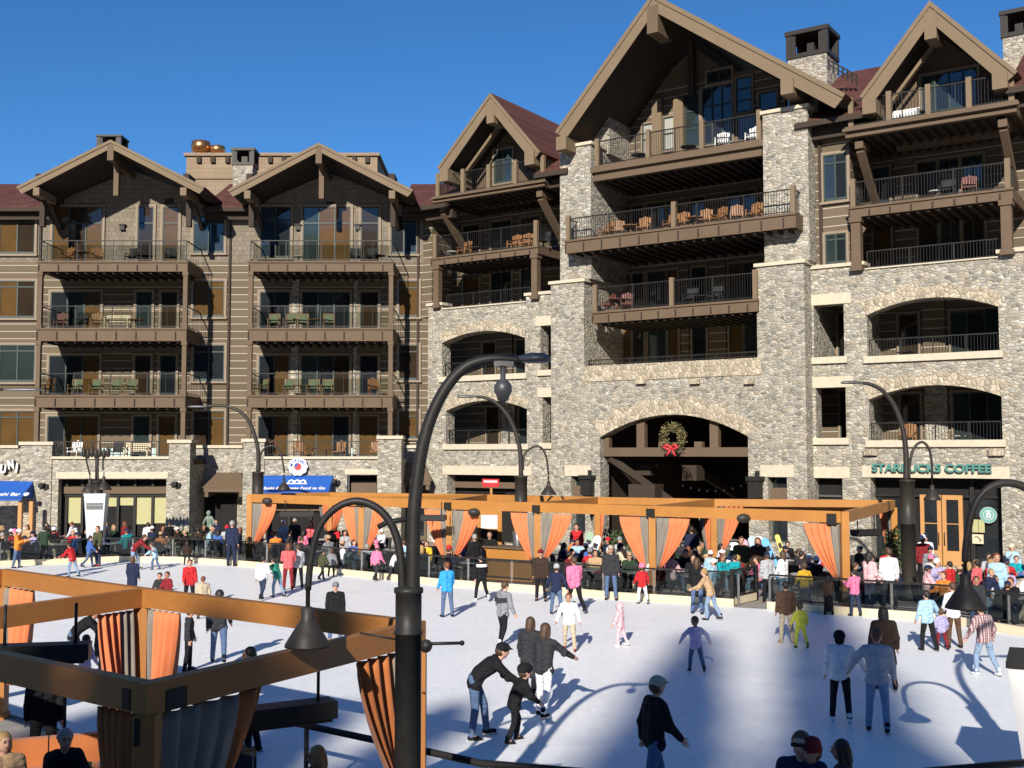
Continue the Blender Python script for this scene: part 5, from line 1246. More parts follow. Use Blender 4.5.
# yaw: 0 faces away from the viewer, 90 left, -90 right, 180 towards the viewer
SK = [
 (16,568,530,'arms',-90,'orange','denim','cap','white','skater in an orange vest and white cap at the far left of the ice'),
 (43,564,527,'rail',10,'dark green','charcoal','short','dark','person in dark green leaning on the glass fence at far left','white'),
 (74,577,543,'lean',70,'red','light denim','short','dark','skater in a red jacket bending forward to the left'),
 (87,567.5,536,'walk',-60,'blue','denim','short','dark','child in a blue jacket skating just behind the bending red jacket', 'black', None),
 (98,566,527,'stand',150,'olive','dark denim','short','auburn','tall figure in an olive jacket with red boots under the pale blue banner','dark red'),
 (135,570,533,'bend',-80,'dark red','light denim','short','brown','adult in a dark red sweater bending to hold a small child','brown',1.68),
 (156,569.5,543,'kidlean',75,'light blue','denim','short','brown','small child in a light blue top held by the adult in dark red'),
 (131,599,558,'coat',-15,'navy','charcoal','long','brown','woman in a long navy coat with brown hair skating near the timber beam'),
 (187,565,543,'kid',20,'dark brown','black','long','dark','dark haired child in dark brown beside the glass fence'),
 (189,606,561,'standf',200,'red','black','short','brown','person in a bright red top and black skirt near the seated pair', 'black', None),
 (160,607,575,'kid',180,'charcoal','dark red','short','dark','child with dark hair in charcoal, left one of a close pair'),
 (168.5,608,574,'kid',160,'dark red','charcoal','short','brown','child in dark red, right one of a close pair behind the beam'),
 (203,619,578,'coat',30,'beige','brown','short','auburn','skater in a mottled beige coat with auburn hair behind the beam'),
 (231,566,520,'stand',-10,'navy','navy','short','grey','grey haired man all in navy standing at the fence by the first post'),
 (261,600,557,'walk',-20,'white','dark denim','short','dark','skater in a white top and dark jeans holding hands with green jacket'),
 (279,597,558,'lean',60,'green','light denim','short','dark','skater in a green jacket and pale jeans leaning left'),
 (288,590,545,'arms',10,'coral','dark red','long','auburn','woman in a coral jacket behind the skater in green'),
 (298,588,546,'standf',20,'pale grey','black','short','brown','skater in a pale grey jacket with black trousers beside coral jacket'),
 (321,580,550,'walk',-40,'olive','charcoal','short','dark','skater in olive passing behind the curved lamp arm'),
 (331,577,551,'kid',0,'grey','dark green','short','brown','child in grey standing at the glass fence right of the lamp arm'),
 (375,581,546,'walk',-30,'pink','charcoal','beanie','pink','skater in a hot pink jacket and pink hat inside the lamp arch'),
 (390,580,551,'lean',-70,'white','charcoal','short','dark','skater in a white jacket leaning away behind the tall lamp'),
 (335,642,584,'stand',190,'black','denim','cap','grey','man in a black jacket and grey cap behind the timber beam'),
 (447.5,617,564,'standf',25,'bright blue','denim','short','auburn','skater in a bright blue jacket and jeans right of the lamp post'),
 (482,601,556,'walk',20,'black','black','short','dark','skater in black with a white shoulder stripe near the wooden bar','white'),
 (541,601,551,'stand',170,'dark brown','black','cap','dark red','man in dark brown and a dark red cap standing before the bar'),
 (556,615,566,'glide',-10,'navy','denim','beanie','pale grey','skater in a navy sweater with a pale hat beside pink jacket'),
 (576,613,558,'walk',20,'pink','black','short','brown','woman in a pink jacket and black trousers before the fourth post'),
 (611,600,547,'stand',175,'charcoal','denim','cap','beige','man in charcoal and jeans facing out with his back to the fence'),
 (643,604,567,'kid',10,'red','white','beanie','pink','child in a red jacket and white trousers at the fifth post'),
 (500,646,583,'glide',-50,'grey','black','short','brown','skater in a grey jacket with a dark chest band and white boots','white'),
 (570,650,594,'glide',165,'white','beige','short','auburn','child in a white shirt and beige dungarees skating forward','dark red'),
 (623,646,606,'kid',60,'pale pink','pale pink','hood','pale pink','small child in a hooded pale pink snowsuit','white'),
 (529,700,621,'coat',-25,'charcoal','black','long','brown','woman in a long charcoal coat half hidden behind the couple leader'),
 (541,717,628,'point',-35,'charcoal','white','long','brown','skater with white trousers and dark jacket reaching a hand out to the right'),
 (479,738,670,'bend',-85,'black','denim','cap','black','man in black with a cap bending over the helmeted boy','black',1.84),
 (512,742,686,'kidlean',-70,'black','black','helmet','black','boy in a black tracksuit and black helmet held from behind','black',1.30),
 (648,806,685,'walk',-70,'black','denim','cap','beige','man in a black jacket and tan cap striding right near the railing','black',1.80),
 (697,672,621,'kidglide',5,'lavender','denim','pony','brown','girl in a lavender top with a ponytail and arms held out','dark brown'),
 (787,643,584,'stand',5,'brown','beige','short','dark','man in a brown sweater and beige trousers seen from behind','tan'),
 (802,648,606,'kid',10,'lime yellow','lime yellow','short','brown','child in lime yellow overalls beside the man in brown'),
 (714,620,569,'lean',60,'tan','light denim','short','blond','skater in a tan jacket and very pale jeans stooping at the fence'),
 (697,614,560,'standf',-20,'black','denim','long','brown','woman in a black top and jeans left of the tan jacket'),
 (829,615,577,'skirt',0,'brown','black','long','dark','person in a long black skirt at the fence beside the last front post'),
 (856,616,571,'arms',20,'pink','dark denim','short','dark','person in a bright pink jacket leaning at the fence right of the long skirt'),
 (841,722,635,'hold',-15,'white','black','hood','black','woman in a white sweater and black trousers holding a hand at right','white'),
 (878,732,634,'holdl',-20,'pale grey','light denim','short','auburn','man in a pale grey sweater and light jeans holding hands'),
 (886,690,611,'coat',0,'dark brown','black','long','dark','woman in a dark brown coat with dark hair ahead of the hand holding couple'),
 (930,651,593,'hold',15,'light blue','black','short','dark','adult in a pale blue sweater and black trousers leading a small child'),
 (943,650,612,'kid',5,'lavender','dark red','short','brown','small child in lavender and dark red trousers between two adults'),
 (955,648,585,'standf',10,'white','brown','short','brown','woman in a white jacket and brown trousers below the bell shade'),
 (977,630,578,'stand',170,'charcoal','dark denim','short','brown','person in charcoal with pale boots by the right fence','cream'),
 (988,676,606,'glide',20,'grey','light denim','beanie','white','girl in a plaid jacket and white knitted hat with white skates','white'),
 (76,676,612,'bend',-75,'black','denim','short','dark','adult in black bending over a child seen through the foreground pergola', 'black', 1.7),
 (82,692,640,'kid',-20,'lavender','pale pink','short','dark','small child in lavender and pink below the bending adult'),
 (107,698,618,'stand',10,'charcoal','charcoal','short','brown','man in a dark grey coat with his back turned, seen between the curtains'),
 (187,671,610,'stand',-80,'charcoal','black','cap','white','person in dark clothes and white cap right of the orange curtain'),
 (218,664,592,'walk',10,'charcoal','denim','short','dark','skater in a charcoal jacket and jeans behind the timber beam'),
 (253,754,652,'arms',100,'black','black','short','dark','person all in black near the heater in the foreground shade'),
]
for e in SK:
    x, yf, yh, pr, yaw, jk, tr, hd, hc, lab = e[:10]; boots = e[10] if len(e) > 10 else 'black'; hh = e[11] if len(e) > 11 else None
    o = skater(x, yf, yh, pr, yaw, jk, tr, hd, hc, lab, boots, hh, mat='plaid' if 'plaid' in lab else None)
    if 'shoulder stripe' in lab or 'chest band' in lab:
        q = MB(); k = 20; z, col = (1.36, 'white_paint') if 'shoulder' in lab else (1.27, 'dark_fabric'); vs = []
        for dz in (-.055, .055):
            for i in range(k): a = 2*math.pi*i/k; vs.append((.222*math.cos(a), .045+.168*math.sin(a), z+dz))
        q.add(vs, [(i, (i+1)%k, k+(i+1)%k, k+i) for i in range(k)], 0, True); obj('jacket_band', q, G[col], o)
# spectators behind the near railing, cut by the lower edge of the picture
for (x, yh, d, pr, yaw, jk, tr, hd, hc, lab, h) in ((803,733,12.9,'arms',150,'navy','black','short','brown','man in dark jacket and sunglasses with his arm around a companion',1.82), (816,742,12.8,'standf',120,'black','black','beanie','dark red','companion in a dark red knitted hat leaning against the man in sunglasses',1.68),
        (846,743,13.3,'standf',60,'charcoal','charcoal','long','dark','long haired person at the lower edge, seen from behind',1.66)):
    p = at(x, yh, d); o = person(pr, (p.x, p.y, p.z-h*1.0), yaw, h, jk, tr, hd, hc, lab)
    o.location.z = 0.0; o.scale = tuple(c*(p.z/h) for c in o.scale)
    if lab.startswith('man in dark'):
        q = MB(); q.box(-.075,.075,.09,.115,-.002,.034); q.box(-.08,-.074,0,.1,.012,.022); q.box(.074,.08,0,.1,.012,.022); g = obj('sunglasses', q, G['black_metal'], o); g.matrix_local = PROTO[pr]['head']
# ================================================================ signs and shop dressing
def text_fit(parent, s, width, height, mat, x, z, n, ext=.04, name='lettering', bold=0.0, shear=0.0, tilt=0.0):
    o = sub_text(parent, s, 1.0, mat, None, x, z, n, ext/ max(.01, height/.7), 'CENTER', name, bold, shear)
    xs = [v.co.x for v in o.data.vertices]; ys = [v.co.y for v in o.data.vertices]; w = max(xs)-min(xs); h = max(ys)-min(ys)
    sx, sy = (width/w if width else height/h), height/h; cx, cy = (max(xs)+min(xs))/2, (max(ys)+min(ys))/2
    for v in o.data.vertices: v.co.x = (v.co.x-cx)*sx; v.co.y = (v.co.y-cy)*sy; v.co.z *= sy
    o.rotation_euler = (R(90), R(tilt), 0); return o
def fthing(name, label, cat, F_, s, n, z=0.0, group=None):
    p = F_.world(s, n, z); return thing(name, label, cat, p, F_.ang, group)
s0, s1 = Ws(872.5,.1,470), Ws(992,.1,470); z = Wz(932,468,.1)
sg = fthing('wall_sign', 'raised teal capital letters spelling the coffee shop name above its door', 'sign', W, (s0+s1)/2, .02, z)
text_fit(sg, 'STARBUCKS COFFEE', s1-s0, .36, 'teal_paint', 0, 0, .16, .05, 'lettering', .03)
s, z = W.px(988.5, 515, -.6); sg = fthing('round_sign', 'round pale green logo sign hanging in the dark shop window right of the oak doors', 'sign', W, s, -.6, z)
M = Matrix.Rotation(R(90), 4, 'X'); q = MB(); q.lathe([(.0001,-.03),(.34,-.03),(.34,.03),(.0001,.03)], (0,0,0), 32, 0, False, M); obj('disc', q, G['logo_green'], sg)
q = MB()
for r0, r1 in ((.335,.345), (.20,.215)):
    k = 32; vs = []; 
    for i in range(k): a = 2*math.pi*i/k; vs += [(r0*math.cos(a), -.035, r0*math.sin(a)), (r1*math.cos(a), -.035, r1*math.sin(a))]
    q.add(vs, [(2*i, 2*i+1, (2*i+3)%(2*k), (2*i+2)%(2*k)) for i in range(k)])
q.prism([(-.05,.1),(-.07,.17),(-.025,.14),(0,.19),(.025,.14),(.07,.17),(.05,.1)], .036, .045); q.ball((0,-.04,.05), .055, 10, 0, (1,.3,1))
for sd in (-1, 1):
    q.tube([(sd*.05,-.04,.07),(sd*.09,-.04,.0),(sd*.07,-.04,-.08),(sd*.12,-.04,-.15)], [.02,.024,.022,.012], 6)
    q.tube([(sd*.03,-.04,-.03),(sd*.04,-.04,-.1),(sd*.03,-.04,-.17)], [.025,.022,.012], 6)
obj('emblem', q, G['white_paint'], sg)
for i in range(14):
    a = R(90-12*(i-3.0)) if i < 7 else R(-90+12*(i-10)); ch = ('COFFEE*'*2)[i] if False else None
for lab, x, y, w, h, mt in (('upper pale yellow poster in the dark coffee shop window', 978.5, 526, .5, .55, 'blind_green'), ('lower pale poster with a dark swirl in the coffee shop window', 978, 539, .45, .4, 'cream_board')):
    s, z = W.px(x, y, -.62); pt_ = fthing('window_poster', lab, 'poster', W, s, -.62, z); q = MB(); q.fb(-w/2, w/2, 0, .02, -h/2, h/2); obj('sheet', q, G[mt], pt_)
    if 'swirl' in lab: q = MB(); q.tube([(-.12,-.025,.08),(-.02,-.025,.1),(.06,-.025,.02),(.14,-.025,-.06),(.05,-.025,-.1)], .02, 6); obj('swirl', q, G['black_metal'], pt_)
    else: q = MB(); q.fb(-.01, .01, .021, .025, -h/2, h/2); obj('fold', q, G['olive_line'] if 'olive_line' in G else G['leaf_green'], pt_)
# left restaurant name, letters tumbling along the wall
sg = fthing('wall_sign', 'white tumbling capital letters of the restaurant name at the left edge', 'sign', L, Lp(-6,466,.3)[0], .31, Lp(0,466,.3)[1])
for i, ch in enumerate('MIKUNI'):
    x = Lp((-26,-17,-8,3.5,11,17)[i], 466, .5)[0]-sg.location.x; zz = Lp(0, (466,464,468,469,464.5,468)[i], .5)[1]-sg.location.z
    o = text_fit(sg, ch, .11 if ch == 'I' else .33, .52, 'white_paint', x, zz, .2, .05, 'letter', .05, 0, (-8,5,-6,7,-8,6)[i])
    o = text_fit(sg, ch, .12 if ch == 'I' else .34, .52, 'black_metal', x+.04, zz-.04, .08, .06, 'letter_back', .06, 0, (-8,5,-6,7,-8,6)[i])
def awning(label, xa, xb, yt, yb, yv, n0, n1, txts):
    a, zt = Lp(xa, yt, n0); b = Lp(xb, yt, n0)[0]; z1 = Lp(xb, yb, n1)[1]; z2 = Lp(xb, yv, n1)[1]; c = (a+b)/2; w = (b-a)/2
    t = fthing('awning', label, 'awning', L, c, 0, 0); q = MB()
    vs = [(-w,-n0,zt),(w,-n0,zt),(w,-n1,z1),(-w,-n1,z1),(w,-n1,z2),(-w,-n1,z2),(w,-n0,z1),(-w,-n0,z1)]
    q.add(vs, [(0,3,2,1),(3,5,4,2),(1,2,6),(0,7,3)]); q.add([(x*.995, y+.02, z_-.02) for x, y, z_ in vs], [(0,1,2,3),(3,2,4,5),(1,6,2),(0,3,7)])
    obj('canopy', q, G['blue_canvas'], t)
    q = MB(); q.tube([(-w,-n1+.03,z1),(w,-n1+.03,z1)], .03, 6); q.tube([(-w,-n0-.03,zt-.05),(w,-n0-.03,zt-.05)], .03, 6)
    for x in (-w+.03, w-.03): q.tube([(x,-n0-.03,zt-.05),(x,-n1+.03,z1)], .025, 6); q.tube([(x,-n0-.03,z1),(x,-n1+.03,z1)], .025, 6)
    obj('awning_frame', q, G['black_metal'], t); sl = math.atan2(n1-n0, zt-z1)
    for s, wd, h, x, f in txts:
        nn = n0+(n1-n0)*f+.03; zz = zt+(z1-zt)*f+.02
        if s == 'DOT': q = MB(); q.lathe([(.0001,-.02),(h,-.02),(h,.02),(.0001,.02)], (0,0,0), 16, 0, False, Matrix.Rotation(R(90),4,'X')); o = obj('emblem', q, G['white_paint'], t); o.location = (x,-nn,zz); o.rotation_euler = (-sl,0,0)
        elif s == 'ARCH':
            q = MB()
            for k in range(3): q.tube([(-.42+k*.32,0,-.16), (-.40+k*.32,0,.06), (-.28+k*.32,0,.15), (-.16+k*.32,0,.06), (-.13+k*.32,0,-.16)], .055, 6)
            q.beam((-.55,0,-.17), (.6,0,-.17), .04, .06); o = obj('emblem', q, G['white_paint'], t); o.location = (x,-nn,zz); o.rotation_euler = (-sl,0,0)
        else: o = text_fit(t, s, wd, h, 'white_paint', x, zz, nn, .02, 'lettering', .02); o.rotation_euler = (R(90)-sl, 0, 0)
    return t
aw = awning('blue canvas awning with white restaurant lettering at the left edge', -44, 33.5, 481, 498.5, 500.5, 3.25, 4.7, [('Restaurant & Sushi Bar', 3.5, .27, .2, .78), ('DOT', 0, .15, 2.25, .78)])
for x in (20.5, 31.5): q = MB(); s = Lp(x,510,4.4)[0]-aw.location.x; q.fb(s-.1, s+.1, 4.3, 4.5, 0, Lp(x,501,4.4)[1]-.02); obj('awning_post', q, G['oak_door'], aw)
aw = awning('blue canvas awning advertising Japanese food to go, left of centre', 264, 333, 475.5, 491.5, 493, 3.25, 4.5, [('ARCH', 0, 0, 0, .42), ('Sushi & Japanese Food to Go', 3.3, .3, 0, .84)])
s, z = Lp(298, 466.5, 3.4); sg = fthing('round_sign', 'round white scalloped sign with blue letters and red centre above the blue awning', 'sign', L, s, 3.25, z)
q = MB(); k = 40; pr = [(.52+.03*math.cos(10*2*math.pi*i/k))*1 for i in range(k)]; poly = [(pr[i]*math.cos(2*math.pi*i/k), pr[i]*.95*math.sin(2*math.pi*i/k)) for i in range(k)]; q.prism(poly, .0, .22); obj('disc', q, G['white_paint'], sg)
q = MB(); q.lathe([(.0001,.0),(.2,0),(.2,.03),(.0001,.03)], (0,-.222,0), 20, 0, False, M); obj('emblem', q, G['red_paint'], sg)
q = MB(); q.prism([(-.19,.03),(-.14,.13),(0,.19),(.06,.18),(-.1,-.05)], .255, .262); obj('emblem_wave', q, G['blue_canvas'], sg)
for i, ch in enumerate('MIKUNI'):
    a = R(165-30*i); o = text_fit(sg, ch, None, .17, 'blue_canvas', .36*math.cos(a), .34*math.sin(a), .225, .02, 'letter', .02, 0, math.degrees(math.pi/2-a))
s, z = W.px(491, 483, .6); sg = fthing('red_sign', 'small red sign board with a white line of lettering behind the pergola', 'sign', W, s, .6, z)
q = MB(); q.fb(-.55, .55, 0, .06, -.22, .22); obj('board', q, G['red_paint'], sg); q = MB()
for k in range(9): q.fb(-.42+k*.1, -.35+k*.1, .062, .075, .02, .14)
obj('lettering', q, G['white_paint'], sg); q = MB(); q.fb(-.06, .06, -.06, -.002, -3.3, .2); obj('post', q, G['oak_door'], sg)
# wreath in the big arch
s, z = W.px(675, 437, 1.0); wr = fthing('wreath', 'large brown green evergreen wreath with a red bow in the central arch', 'wreath', W, s, 1.1, z); q = MB(); rr = random.Random(3)
for i in range(900):
    a = rr.uniform(0, 6.28); b = rr.uniform(0, 6.28); rb_ = .24*rr.random()**.5; r = .52+rb_*math.cos(b); p = Vector((r*math.cos(a), -.12+rb_*.7*math.sin(b), r*math.sin(a)))
    d = Vector((rr.uniform(-1,1), rr.uniform(-1,.3), rr.uniform(-1,1))).normalized()*.12; e = Vector((rr.uniform(-1,1), rr.uniform(-1,1), rr.uniform(-1,1))).normalized()*.035
    q.add([p-e, p+d*.6-e*.2, p+d, p+d*.4+e], [(0,1,2,3)], 0 if rr.random() < .7 else 1)
obj('greenery', q, [G['wreath_leaf'], G['leaf_green']], wr); q = MB()
for sd in (-1, 1):
    q.tube([(0,-.36,-.5), (sd*.2,-.42,-.38), (sd*.36,-.4,-.46), (sd*.2,-.36,-.6), (0,-.36,-.52)], [.04,.07,.09,.07,.04], 8); q.tube([(0,-.36,-.52), (sd*.12,-.38,-.75), (sd*.24,-.36,-.92)], [.04,.06,.05], 8, flat=.5)
q.ball((0,-.38,-.51), .09, 10); obj('bow', q, G['red_paint'], wr)
# string of bulbs across the passage
sl_ = fthing('string_lights', 'string of small pale bulbs sagging across the dark passage', 'string lights', W, 0, -3, 0); q = MB(); a = W.px(680, 483, -3); b = W.px(747, 482, -3); pts = []
for k in range(25): t = k/24; pts.append(Vector((a[0]+(b[0]-a[0])*t, 0, a[1]+(b[1]-a[1])*t-.35*math.sin(math.pi*t))))
q.tube(pts, .015, 5); obj('wire', q, G['black_metal'], sl_)
q = MB(); 
for p in pts[1::3]: q.ball(p-Vector((0,0,.09)), .05, 6)
obj('bulbs', q, G['white_paint'], sl_)['kind'] = 'stuff'
# statue, planters, bar, menu board, boards
p = at(211, 548, 58); person('kidglide', (p.x, p.y, 0), 150, 1.5, 'green', 'green', None, None, 'x')
st = COL.objects[-1] if False else None
so2 = [o for o in COL.objects if o.get('label') == 'x'][0]; so2.name = 'statue'; tag(so2, 'greenish bronze statue of a figure standing in front of the shaded doorway', 'statue'); so2.color = (.19,.25,.2,1); del LABELS['x']
so2.location.z = .5
for c in so2.children:
    for sl in c.material_slots: sl.link = 'OBJECT'; sl.material = G['verdigris']
for sl in so2.material_slots: sl.link = 'OBJECT'; sl.material = G['verdigris']
q = MB(); q.box(-.4,.4,-.4,.4,0,.51); o = obj('plinth', q, G['grey_stone'], None, (p.x, p.y, 0)); tag(o, 'grey stone plinth under the bronze statue', 'plinth')
def bush(label, p, rx, ry, h, n=420, mat='leaf_green', box=True):
    t = thing('planter_shrub', label, 'plant', p); rr = random.Random(len(label)); q = MB()
    for i in range(n):
        a = rr.uniform(0, 6.28); r = rr.random()**.5; z = h*rr.random()**.8; c = Vector((rx*r*math.cos(a)*(1-.3*z/h), ry*r*math.sin(a)*(1-.3*z/h), z+.35))
        d = Vector((rr.uniform(-1,1), rr.uniform(-1,1), rr.uniform(-.3,1))).normalized()*.16; e = d.cross(Vector((rr.uniform(-1,1), rr.uniform(-1,1), .3))).normalized()*.05
        q.add([c, c+d*.5+e, c+d, c+d*.5-e], [(0,1,2,3)])
    obj('foliage', q, G[mat], t); q = MB(); q.box(-rx,rx,-ry,ry,0,.4); obj('planter', q, G['grey_stone'], t); return t
for lab, x, Y, rx, h in (('long low shrub bed in front of the statue', 205, 56.5, 1.9, .55), ('leafy potted shrub between the far pergola and the coffee doors', 895, 44.0, .5, 1.6), ('dark leafy shrub seen under the far pergola behind the fifth post', 616, 50, 1.2, 1.2), ('small shrub beside the shop windows pier', 178, 58, .7, .6)):
    p = at(x, 550, Y); bush(lab, (p.x, p.y, 0), rx, .45, h)
p0 = frontpt(513); b = thing('bar_counter', 'amber timber bar counter standing behind the glass fence under the far pergola', 'bar', (p0.x, p0.y+1.0, 0), math.atan2(fe.y, fe.x)); q = MB()
q.box(-1.15, 1.1, -.35, .35, 0, 1.25); obj('counter', q, G['amber_wood'], b); q = MB(); q.box(-1.3, 1.2, -.45, .45, 1.252, 1.32); obj('counter_top', q, G['brown_timber'], b)
q = MB(); q.box(-1.12,1.07,-.38,-.352,.1,.16); q.box(-1.12,1.07,-.38,-.352,.75,.8); obj('trim', q, G['dark_timber'], b)
u = frontpt(518); q = MB(); q.lathe([(.19,0),(.2,.03),(.2,.6),(.17,.64),(.06,.68),(.02,.72)], (0,0,0), 16); o = obj('drinks_urn', q, G['steel'], None, (u.x, u.y+.95, 1.32)); tag(o, 'tall steel drinks urn on the timber bar counter', 'urn')
p0 = frontpt(488); b = thing('menu_board', 'tall timber menu board with a white sheet above a black panel', 'menu board', (p0.x, p0.y+3.2, 0), math.atan2(fe.y, fe.x)*.5); q = MB()
zt = at(488,505,p0.y+3.2).z; q.box(-.55,.55,-.05,.05,.4,zt); obj('panel', q, G['amber_wood'], b); q = MB(); q.box(-.36,.36,-.07,-.052,zt-.98,zt-.42); obj('sheet', q, G['white_paint'], b); q = MB(); q.box(-.36,.36,-.07,-.052,zt-1.55,zt-1.02); obj('chalk_panel', q, G['black_metal'], b)
# snowboards and skis leaning on a rack behind the pergola bay
rk = thing('ski_rack', 'dark ski rack with leaning boards under the right bay of the far pergola', 'rack', (*at(752,560,43).to_2d(), 0), 0); q = MB(); q.tube([(-1.5,0,1.0),(1.8,0,1.0)], .04, 6)
for x in (-1.4, .1, 1.7): q.tube([(x,0,0),(x,0,1.0)], .04, 6); q.tube([(x,0,.5),(x,.7,0)], .03, 6)
obj('rack_frame', q, G['black_metal'], rk)
plain('board_white', (.75,.76,.78), .3); plain('board_pink', (.7,.3,.4), .3); plain('board_blue', (.08,.35,.7), .3); plain('board_sky', (.35,.62,.85), .3); plain('board_yellow', (.6,.5,.1), .3); plain('board_green', (.3,.42,.3), .3)
def board(label, x, y, Y, h, w, lean, mat, dots=True):
    p = at(x, y, Y); q = MB(); n = 16; v = []; 
    for i in range(n): a = 2*math.pi*i/n; v.append((w/2*math.cos(a), (h/2-w/2)*(1 if math.sin(a) >= 0 else -1)+w/2*math.sin(a)))
    q.prism(v, -.012, .012); 
    if dots:
        q.fb(-w*.3, w*.3, .013, .03, h*.18, h*.30, 1); q.fb(-w*.3, w*.3, .013, .03, -h*.30, -h*.18, 1); q.prism([(-w*.4,-.05),(w*.35,.25),(w*.4,.05),(-w*.3,-.25)], .013, .018, 1)
    o = obj('snowboard', q, [G[mat], G['dark_fabric']], None, (p.x, p.y, h/2*.97+.02)); o.rotation_euler = (R(-14), R(lean), 0); tag(o, label, 'snowboard', 'snowboards on racks'); return o
for a in (('white black dotted snowboard leaning at the rear curtain edge', 729, 545, 42.0, 1.75, .3, 22, 'board_white'), ('pink and white snowboard leaning behind two standing guests', 749, 540, 43.2, 1.75, .3, -14, 'board_pink'), ('sky blue snowboard at the left of the leaning row', 758, 535, 44, 1.8, .3, -16, 'board_sky'), ('white snowboard in the middle of the leaning row', 766, 537, 44.3, 1.8, .3, -18, 'board_white'), ('bright blue patterned snowboard right of the white one', 772, 540, 44.1, 1.75, .3, -20, 'board_blue'), ('narrow yellow board at the right end of the leaning row', 783, 530, 45, 1.8, .2, -14, 'board_yellow'),
          ('pale green snowboard leaning behind the fourth pergola bay', 586, 530, 46.5, 1.8, .32, 14, 'board_green'), ('white snowboard leaning beside the pale green one in the fourth bay', 592, 535, 46, 1.7, .32, 20, 'board_white')): board(*a)

# ================================================================ furniture
def mesh_chair(seat, frame, w=.58, arms=True, back=.95, sling=True):
    q = MB()
    for x in (-w/2, w/2):
        q.beam((x,.28,0), (x,.22,.62), .04, .04, 1); q.beam((x,-.22,0), (x,-.34,back), .04, .04, 1)
        if arms: q.beam((x,.27,.62), (x,-.3,.62), .05, .03, 1)
    q.beam((-w/2,.24,.4), (w/2,.24,.4), .04, .04, 1); q.beam((-w/2,-.24,.38), (w/2,-.24,.38), .04, .04, 1); q.beam((-w/2,-.34,back), (w/2,-.34,back), .04, .04, 1)
    if sling: q.beam((0,.27,.42), (0,-.24,.38), w-.06, .03, 0); q.beam((0,-.24,.4), (0,-.345,back-.03), w-.06, .03, 0)
    else:
        for k in range(5): x = -w/2+.07+k*(w-.14)/4; q.beam((x,.27,.43), (x,-.24,.39), .075, .02, 0); q.beam((x,-.25,.4), (x,-.36,back+.1-abs(k-2)*.05), .075, .02, 0)
    return q.mesh('chair', [G[seat], G[frame]])
def mesh_table(top, leg, r=.45, h=.72, n=18):
    q = MB(); q.lathe([(.0001,h-.035),(r,h-.035),(r,h),(.0001,h)], (0,0,0), n, 0, False); q.lathe([(.035,.03),(.035,h-.036)], (0,0,0), 8, 1); q.lathe([(r*.6,0),(r*.6,.025),(.05,.05)], (0,0,0), 12, 1); return q.mesh('table', [G[top], G[leg]])
def mesh_bench(mat, L_=1.3):
    q = MB()
    for x in (-L_/2, L_/2): q.box(x-.04,x+.04,-.3,-.22,0,.85); q.box(x-.04,x+.04,.2,.28,0,.6); q.box(x-.05,x+.05,-.3,.3,.6,.64)
    for y in (-.12,-.0,.12,.22): q.box(-L_/2,L_/2,y-.05,y+.05,.4,.43)
    for z in (.5,.62,.74,.84): q.box(-L_/2,L_/2,-.28,-.24,z-.035,z+.035)
    return q.mesh('bench', [G[mat]])
def mesh_sofa(cover, frame, L_=1.7):
    q = MB(); q.box(-L_/2,L_/2,-.4,.4,.06,.3,1)
    for k in (0,1): q.box(-L_/2+.12+k*(L_-.24)/2+.01, -L_/2+.12+(k+1)*(L_-.24)/2-.01, -.25,.42,.302,.46); q.box(-L_/2+.12+k*(L_-.24)/2+.01, -L_/2+.12+(k+1)*(L_-.24)/2-.01, -.4,-.252,.302,.85)
    for x in (-L_/2, L_/2-.12): q.box(x,x+.12,-.4,.42,.302,.62,1)
    return q.mesh('sofa', [G[cover], G[frame]])
FM = dict(green=mesh_chair('green_sling','orange_wood'), wood=mesh_chair('orange_wood','orange_wood',sling=False), dark=mesh_chair('dark_fabric','black_metal'), redc=mesh_chair('red_furniture','red_furniture',sling=False), white=mesh_chair('white_paint','white_paint',sling=False), cafe=mesh_chair('dark_fabric','black_metal',.46,False,.86),
          twood=mesh_table('orange_wood','orange_wood',.42,.6), tdark=mesh_table('dark_fabric','black_metal',.4,.5), tred=mesh_table('red_furniture','red_furniture',.45,.7), twhite=mesh_table('white_paint','grey_metal',.3,.45), tcafe=mesh_table('grey_stone','black_metal',.42,.74), bench=mesh_bench('cream_board'), sofa=mesh_sofa('white_paint','grey_stone'), sofao=mesh_sofa('rust_and_shade_cloth','dark_timber',2.2))
NMS = dict(green='chair', wood='chair', dark='chair', redc='chair', white='chair', cafe='cafe_chair', twood='side_table', tdark='side_table', tred='table', twhite='side_table', tcafe='cafe_table', bench='bench', sofa='sofa', sofao='sofa')
def put(kind, F_, x, n, zf, rot, label, group='balcony furniture'):
    s = F_.s(x, n, 300); p = F_.world(s, n, zf); o = link(NMS[kind], FM[kind], None, p, F_.ang+R(rot)); c = NMS[kind].replace('_',' '); tag(o, label, c, group); return o
lf_ = lambda k: [Lp(110,y,3.0)[1] for y in (261,328,395)][k] if k < 3 else zp
fl_n = ['top', 'third floor', 'second floor', 'terrace']
odn = ['leftmost', 'second', 'third', 'fourth', 'fifth', 'sixth']
